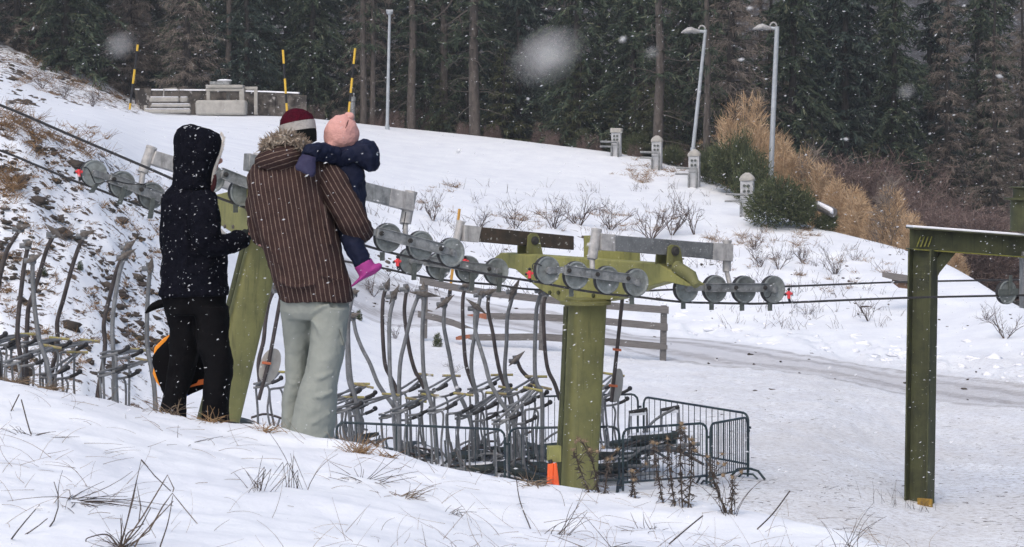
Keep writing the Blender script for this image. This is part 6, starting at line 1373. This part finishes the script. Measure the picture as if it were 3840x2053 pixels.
# long single stalks
for pts, lab in [([(12, 1600, 10.8), (40, 1545, 10.9), (72, 1480, 11.0)], 'stiff dark stalk leaning right at the left edge'), ([(270, 1860, 9.9), (180, 1760, 10.0), (120, 1640, 10.2), (80, 1500, 10.5)], 'long curved stalk at the left, bending up to the left'), ([(0, 1850, 9.3), (90, 1805, 9.4), (178, 1762, 9.5)], 'stalk pointing up right from the left edge'), ([(1935, 1790, 11.0), (1950, 1880, 10.4), (1990, 1985, 9.8)], 'long thin stalk curving below the orange pad'), ([(2510, 2040, 8.9), (2580, 1980, 9.3), (2635, 1935, 9.6)], 'thin straight stalk below the thistles'), ([(2840, 1985, 9.6), (2900, 1925, 9.8), (2962, 1842, 10.0)], 'long stalk leaning right before the gantry'), ([(790, 1985, 9), (640, 1850, 9.6), (530, 1725, 10.1)], 'long broken stalk running down right from the bent clump')]:
    m = MB(); m.tube(smooth_path([W(*p) for p in pts], 5), .003, 4); o = m.build('grass_stalk', M['grass_dark'], None); tag(o, lab, 'grass stalk')
# thistles before the barrier
def thistle(x, y, hp, lab, lean=0, heads=3, D=None):
    b = fgp(x, y); D = b.y; k = D / F; t = thing('thistle', lab, 'dry weed', b, 'tall dry thistles before the barrier'); h = hp * k
    m = MB(); L = Leaves(); H = MB(); top = b + V((lean * k, random.uniform(-.03, .03), h)); q = smooth_path([b - UP * .03, b.lerp(top, .5) + V((random.uniform(-.015, .015), 0, 0)), top], 5); m.tube(q, list(np.linspace(.0042, .002, len(q))), 5)
    tips = [top]
    for i in range(heads - 1):
        s = q[random.randint(6, len(q) - 3)]; e = s + V((random.uniform(-.07, .07), random.uniform(-.04, .04), random.uniform(.04, .1))); m.tube([s, s.lerp(e, .5) + UP * .01, e], [.0025, .002, .0016], 4, cap=False); tips.append(e)
    for i in range(int(hp * .55)):
        s = q[random.randint(1, len(q) - 2)]; d = V((random.gauss(0, 1), random.gauss(0, 1), random.gauss(-.5, .7))).normalized(); L.quad(s + rv(.006), d, (Quaternion(d, random.uniform(0, 6.3)) @ d.orthogonal()).normalized(), random.uniform(.015, .045), .007)
    for e in tips:
        H = MB(); H.ball(e, random.uniform(.006, .010), 8, 6)
        for j in range(16): d = (rv() + UP * .6).normalized(); H.blade([e, e + d * .014, e + d * .022], .003, d.orthogonal().normalized())
        H.build('seed_head', M['grass'], t, smooth=False)
    m.build('stem', M['grass_dark'], t); L.build('leaves', M['deadtwig'], t)
for a in [(2490, 1878, 215, 'tall dry thistle with few leaves, leftmost of the stand below the barrier', -40, 2), (2532, 1884, 240, 'tall dry thistle leaning left in front of the barrier rail', -30, 1), (2560, 1888, 300, 'tallest dry thistle with dark round heads near the barrier post', -5, 4), (2580, 1889, 240, 'dry thistle with feathery leaves right of the tallest one', 15, 2), (2730, 1915, 200, 'dry thistle with brown heads leaning left, right of the barrier foot', -75, 5), (2740, 1918, 130, 'short bushy thistle below the brown headed one', 5, 3),
          (2245, 1826, 185, 'dry weed with pale fluffy heads before the near pylon foot', -60, 6), (2215, 1822, 150, 'dry weed with pale heads leaning left over the near pylon foot', -65, 4), (2265, 1832, 120, 'dark tangled weed right of the near pylon foot', 15, 4), (2365, 1848, 90, 'short dark weed below the barrier joint', 6, 2), (2385, 1850, 60, 'smallest dark weed below the barrier joint', -10, 1)]: thistle(*a)
# weeds at the gantry foot
m = MB(); b = gnd(3375, 38.0)
for i in range(26):
    p = b + V((rg.gauss(0, .35), rg.gauss(0, .1), -.02)); p.z = gz(p.x, p.y); stem_tube(m, p, V((rg.gauss(-.15, .3), rg.gauss(0, .2), 1)), rg.uniform(.1, .45), V((rg.gauss(0, .2), 0, 0)), .004)
o = bpy.data.objects.new('weed_clump', m.mesh('weed_clump', b, False)); COL.objects.link(o); o.location = b; o.data.materials.append(M['grass_dark']); tag(o, 'thin upright weeds at the foot of the gantry column', 'weeds', None, 'stuff')
# brown dry grass and heather tufts on banks: stuff
m = MB(); rb = random.Random(33)
def tuft(p, n, L, mt=None, sp=.8):
    for i in range(n):
        a = rb.uniform(0, 6.3); stem_tube(m, p + V((rb.gauss(0, .08), rb.gauss(0, .08), -.02)), V((math.cos(a) * sp, math.sin(a) * sp, rb.uniform(.4, 1.2))), L * rb.uniform(.5, 1.1), V((rb.gauss(0, .4), rb.gauss(0, .4), rb.gauss(-.5, .3))), .0065, 3)
for (x0, x1, y0, y1, n, L) in [(0, 620, 760, 1390, 150, .22), (0, 330, 520, 760, 40, .28), (380, 640, 620, 900, 30, .22), (0, 480, 150, 380, 50, .45), (0, 130, 415, 520, 26, .55), (100, 400, 470, 600, 36, .45), (0, 60, 640, 760, 14, .5), (40, 330, 180, 340, 46, .7), (250, 480, 310, 400, 26, .6), (0, 110, 150, 250, 14, .6), (2650, 3080, 860, 930, 40, .4), (1420, 1800, 690, 800, 20, .3), (1800, 2600, 790, 870, 50, .35), (2700, 3380, 930, 1100, 34, .3), (2280, 2560, 560, 680, 30, .4), (2350, 2450, 640, 690, 14, .4)]:
    for i in range(n):
        x, y = rb.uniform(x0, x1), rb.uniform(y0, y1); p = gpix(x, y, 36)
        if p is None: continue
        tuft(p, rb.randint(8, 22), L * rb.uniform(.6, 1.2))
o = bpy.data.objects.new('dry_grass_tufts', m.mesh('dry_grass_tufts', V((0, 0, 0)), False)); COL.objects.link(o); o.data.materials.append(M['grass_gold']); tag(o, 'brown dry grass and heather sticking out of the snowy banks', 'grass', None, 'stuff')
m = MB()
for i in range(1500):
    x = rb.uniform(2500, 3990) if rb.random() < .75 else rb.uniform(1700, 2700); y = rb.uniform(1480, 2060) if rb.random() < .6 else rb.uniform(1780, 2060)
    if vnoise(np.array([x / 170.0]), np.array([y / 40.0]), 15)[0] + .6 * vnoise(np.array([x / 60.0]), np.array([y / 14.0]), 18)[0] < .02 and rb.random() < .85: continue
    p = gpix(x, y, 27)
    if p is None or p.y > 56: continue
    a = rb.gauss(0, .5); d = V((math.cos(a) * rb.choice((-1, 1)), math.sin(a), rb.uniform(.0, .35))); stem_tube(m, p + UP * .005, d, rb.uniform(.03, .12) * (1 if rb.random() < .8 else 2), V((rb.gauss(0, .3), 0, -.2)), rb.uniform(.002, .0055), 2)
o = bpy.data.objects.new('trampled_grass', m.mesh('trampled_grass', V((0, 0, 0)), False)); COL.objects.link(o); o.data.materials.append(M['grass_dark']); tag(o, 'flecks of trampled dead grass in the thin snow of the level ground', 'grass', None, 'stuff')
# thin twigs poking through the snow of the far bank
m = MB()
for i in range(420):
    x, y = rb.uniform(1380, 3380), 0
    y = rb.uniform(700, 1120) if x < 2700 else rb.uniform(900, 1240)
    p = gpix(x, y, 50)
    if p is None: continue
    for j in range(rb.randint(2, 6)): stem_tube(m, p + V((rb.gauss(0, .12), rb.gauss(0, .12), -.02)), V((rb.gauss(0, .5), rb.gauss(0, .3), 1)), rb.uniform(.12, .5), V((rb.gauss(0, .5), 0, rb.gauss(0, .2))), .007, 3)
o = bpy.data.objects.new('bank_twigs', m.mesh('bank_twigs', V((0, 0, 0)), False)); COL.objects.link(o); o.data.materials.append(M['twig']); tag(o, 'thin twigs and dead stalks standing in the snow of the far bank', 'twigs', None, 'stuff')
# clods of bare earth and heather on the left bank
ico_v = []; ico_f = []
def icos():
    import bmesh
    bm = bmesh.new(); bmesh.ops.create_icosphere(bm, subdivisions=2, radius=1.0); v = [V(x.co) for x in bm.verts]; f = [tuple(q.index for q in x.verts) for x in bm.faces]; bm.free(); return v, f
iv, if_ = icos()
def clods(name, n, region, size, mt, label, cat, flat=.42, sink=.75, clus=True, rr=rb):
    m = MB(); c = 0; tries = 0
    while c < n and tries < n * 12:
        tries += 1; x, y = region(rr)
        if clus and vnoise(np.array([x / 75.0]), np.array([y / 52.0]), 5)[0] + .5 * vnoise(np.array([x / 28.0]), np.array([y / 22.0]), 8)[0] < .03 and rr.random() < .7: continue
        p = gpix(x, y, 36)
        if p is None: continue
        s = size * math.exp(rr.gauss(0, .5)); a = rr.uniform(-.6, .9); ph = [rr.uniform(0, 6.3) for _ in range(4)]
        ux = V((math.cos(a), math.sin(a) * .5, -.3 * rr.random())).normalized(); uy = UP.cross(ux).normalized(); uz = ux.cross(uy)
        e = rr.uniform(1.0, 2.3)
        vs = [p - UP * s * sink * .5 + (ux * v.x * e + uy * v.y + uz * v.z * flat * 1.6) * s * (1 + .30 * math.sin(3 * v.x + ph[0]) + .25 * math.sin(5 * v.y + ph[1]) + .25 * math.sin(7 * v.z + 4 * v.x + ph[2])) for v in iv]
        m.add(vs, if_); c += 1
    o = bpy.data.objects.new(name, m.mesh(name, V((0, 0, 0)), True, 180)); COL.objects.link(o); o.data.materials.append(mt); tag(o, label, cat, None, 'stuff')
def left_bank(r):
    x = r.uniform(-40, 680); top = np.interp(x, [0, 380, 640, 700], [470, 640, 790, 820]); return x, top + (1400 - top) * r.random() ** 1.25
clods('earth_clods', 1000, left_bank, .033, M['soil'], 'dark clods of bare earth and heather on the steep left bank', 'earth')
clods('hill_stones', 260, lambda r: (r.uniform(-40, 520), r.uniform(150, 400)), .085, M['soil'], 'stones and dark brush stumps on the upper left hillside', 'stones')
clods('bank_clods', 170, lambda r: (r.uniform(1380, 3400), r.uniform(880, 1180)), .03, M['soil'], 'small dark clods on the snowy far bank', 'earth', clus=False)
clods('snow_lumps', 130, lambda r: (lambda x: (x, np.interp(x, [2450, 3840], [1240, 1450]) - abs(r.gauss(0, 60)) - 8))(r.uniform(2450, 3840)), .07, M['snow'], 'ploughed lumps of snow along the far side of the track', 'snow', clus=False, flat=.4, sink=.5)
clods('dirt_crumbs', 60, lambda r: (r.uniform(2450, 3840), r.uniform(1180, 1560)), .022, M['soil'], 'dark crumbs of dirt beside the trodden track', 'dirt', clus=False)
# ---- falling snow
lv = MB(); rf = random.Random(70)
oc = [V((1, 0, 0)), V((-1, 0, 0)), V((0, 1, 0)), V((0, -1, 0)), V((0, 0, 1)), V((0, 0, -1))]; of = [(0, 2, 4), (2, 1, 4), (1, 3, 4), (3, 0, 4), (2, 0, 5), (1, 2, 5), (3, 1, 5), (0, 3, 5)]
def flake(p, s, el, ang):
    ux = V((math.cos(ang), 0, math.sin(ang))); uz = V((-math.sin(ang), 0, math.cos(ang)))
    lv.add([p + (ux * v.x * el + V((0, v.y, 0)) + uz * v.z) * s for v in oc], of)
for i in range(6500):
    D_ = 6.0 + 30 * rf.random() ** 1.3; x = rf.uniform(-250, 4090); y = rf.uniform(-80, 2130); p = W(x, y, D_)
    if p.z < gz(p.x, p.y) + .05: continue
    flake(p, min(.0026, (.0004 + .0001 * D_) * math.exp(rf.gauss(0, .4))), rf.uniform(1.6, 3.4), rf.gauss(.32, .3))
for p_, s_ in ((W(2052, 212, .19), .0013), (W(450, 172, .32), .0009), (W(2445, 198, .6), .0007), (W(3400, 345, .5), .0007)): flake(p_, s_, 2.1, .5)
for i in range(36):
    D_ = rf.uniform(1.6, 4); fx_, fy_ = rf.uniform(0, 3840), rf.uniform(0, 1950); p = W(fx_, fy_, D_)
    if 480 < fx_ < 1500 and fy_ > 350: continue
    if p.z > gz(p.x, p.y) + .05: flake(p, .0016 * math.exp(rf.gauss(0, .3)), rf.uniform(1.3, 2.4), rf.gauss(.35, .3))
fo = bpy.data.objects.new('falling_snow', lv.mesh('falling_snow', V((0, 0, 0)), False)); COL.objects.link(fo); fo.data.materials.append(M['flake']); tag(fo, 'small snowflakes falling through the air', 'snowflakes', None, 'stuff')
# ------------------------------------------------------------------ camera, sky and light
cam = bpy.data.cameras.new('camera'); co_ = bpy.data.objects.new('camera', cam); COL.objects.link(co_); SC.camera = co_
co_.location = (0, 0, CZ); co_.rotation_euler = (R(90), 0, 0)
cam.sensor_width = 36; cam.lens = F / 3840 * 36; cam.shift_y = -(1026.5 - HY) / 3840; cam.clip_start = 0.05; cam.clip_end = 2000
cam.dof.use_dof = True; cam.dof.focus_distance = 24; cam.dof.aperture_fstop = 24
w = bpy.data.worlds.new('World'); SC.world = w; w.use_nodes = True
nt = w.node_tree; sky = nt.nodes.new('ShaderNodeTexSky'); sky.sky_type = 'NISHITA'; sky.sun_disc = False
EL, AZ = R(52), R(200)
sky.sun_elevation = EL; sky.sun_rotation = AZ; sky.air_density = 1.0; sky.dust_density = 4.0; sky.ozone_density = 1.0
bg = nt.nodes['Background']; bg.inputs['Strength'].default_value = 0.15; nt.links.new(sky.outputs[0], bg.inputs['Color'])
sun = bpy.data.lights.new('sun', 'SUN'); so = bpy.data.objects.new('sun', sun); COL.objects.link(so)
sun.energy = 0.6; sun.angle = R(70); sun.color = (1.0, 0.96, 0.9)
# sky sun_rotation is clockwise from +Y seen from above
d = V((math.sin(AZ) * math.cos(EL), math.cos(AZ) * math.cos(EL), math.sin(EL)))
so.rotation_euler = (-d).to_track_quat('-Z', 'Y').to_euler(); so.location = (0, -20, 40)
SC.view_settings.view_transform = 'Standard'; SC.view_settings.look = 'None'; SC.view_settings.exposure = 0.36; SC.view_settings.gamma = 1.0
SC.cycles.use_denoising = True
SC.cycles.max_bounces = 5; SC.cycles.diffuse_bounces = 3; SC.cycles.glossy_bounces = 2; SC.cycles.transparent_max_bounces = 4

m = MB(); m.box((0, 225, 52), V((170, 0, 0)), V((0, 235, 0)), V((0, 0, 60)))
hz = m.build('haze', None, None, smooth=False); hm = bpy.data.materials.new('haze'); hm.use_nodes = True; hn = hm.node_tree
hn.nodes.remove(hn.nodes['Principled BSDF']); pv = hn.nodes.new('ShaderNodeVolumePrincipled'); pv.inputs['Color'].default_value = (0.92, 0.94, 0.97, 1); pv.inputs['Density'].default_value = 0.0006; pv.inputs['Anisotropy'].default_value = 0.2
hn.links.new(pv.outputs[0], hn.nodes['Material Output'].inputs['Volume']); hz.data.materials.append(hm); tag(hz, 'thin pale veil of snowfall in the air', 'haze', None, 'stuff')
SC.cycles.volume_bounces = 0
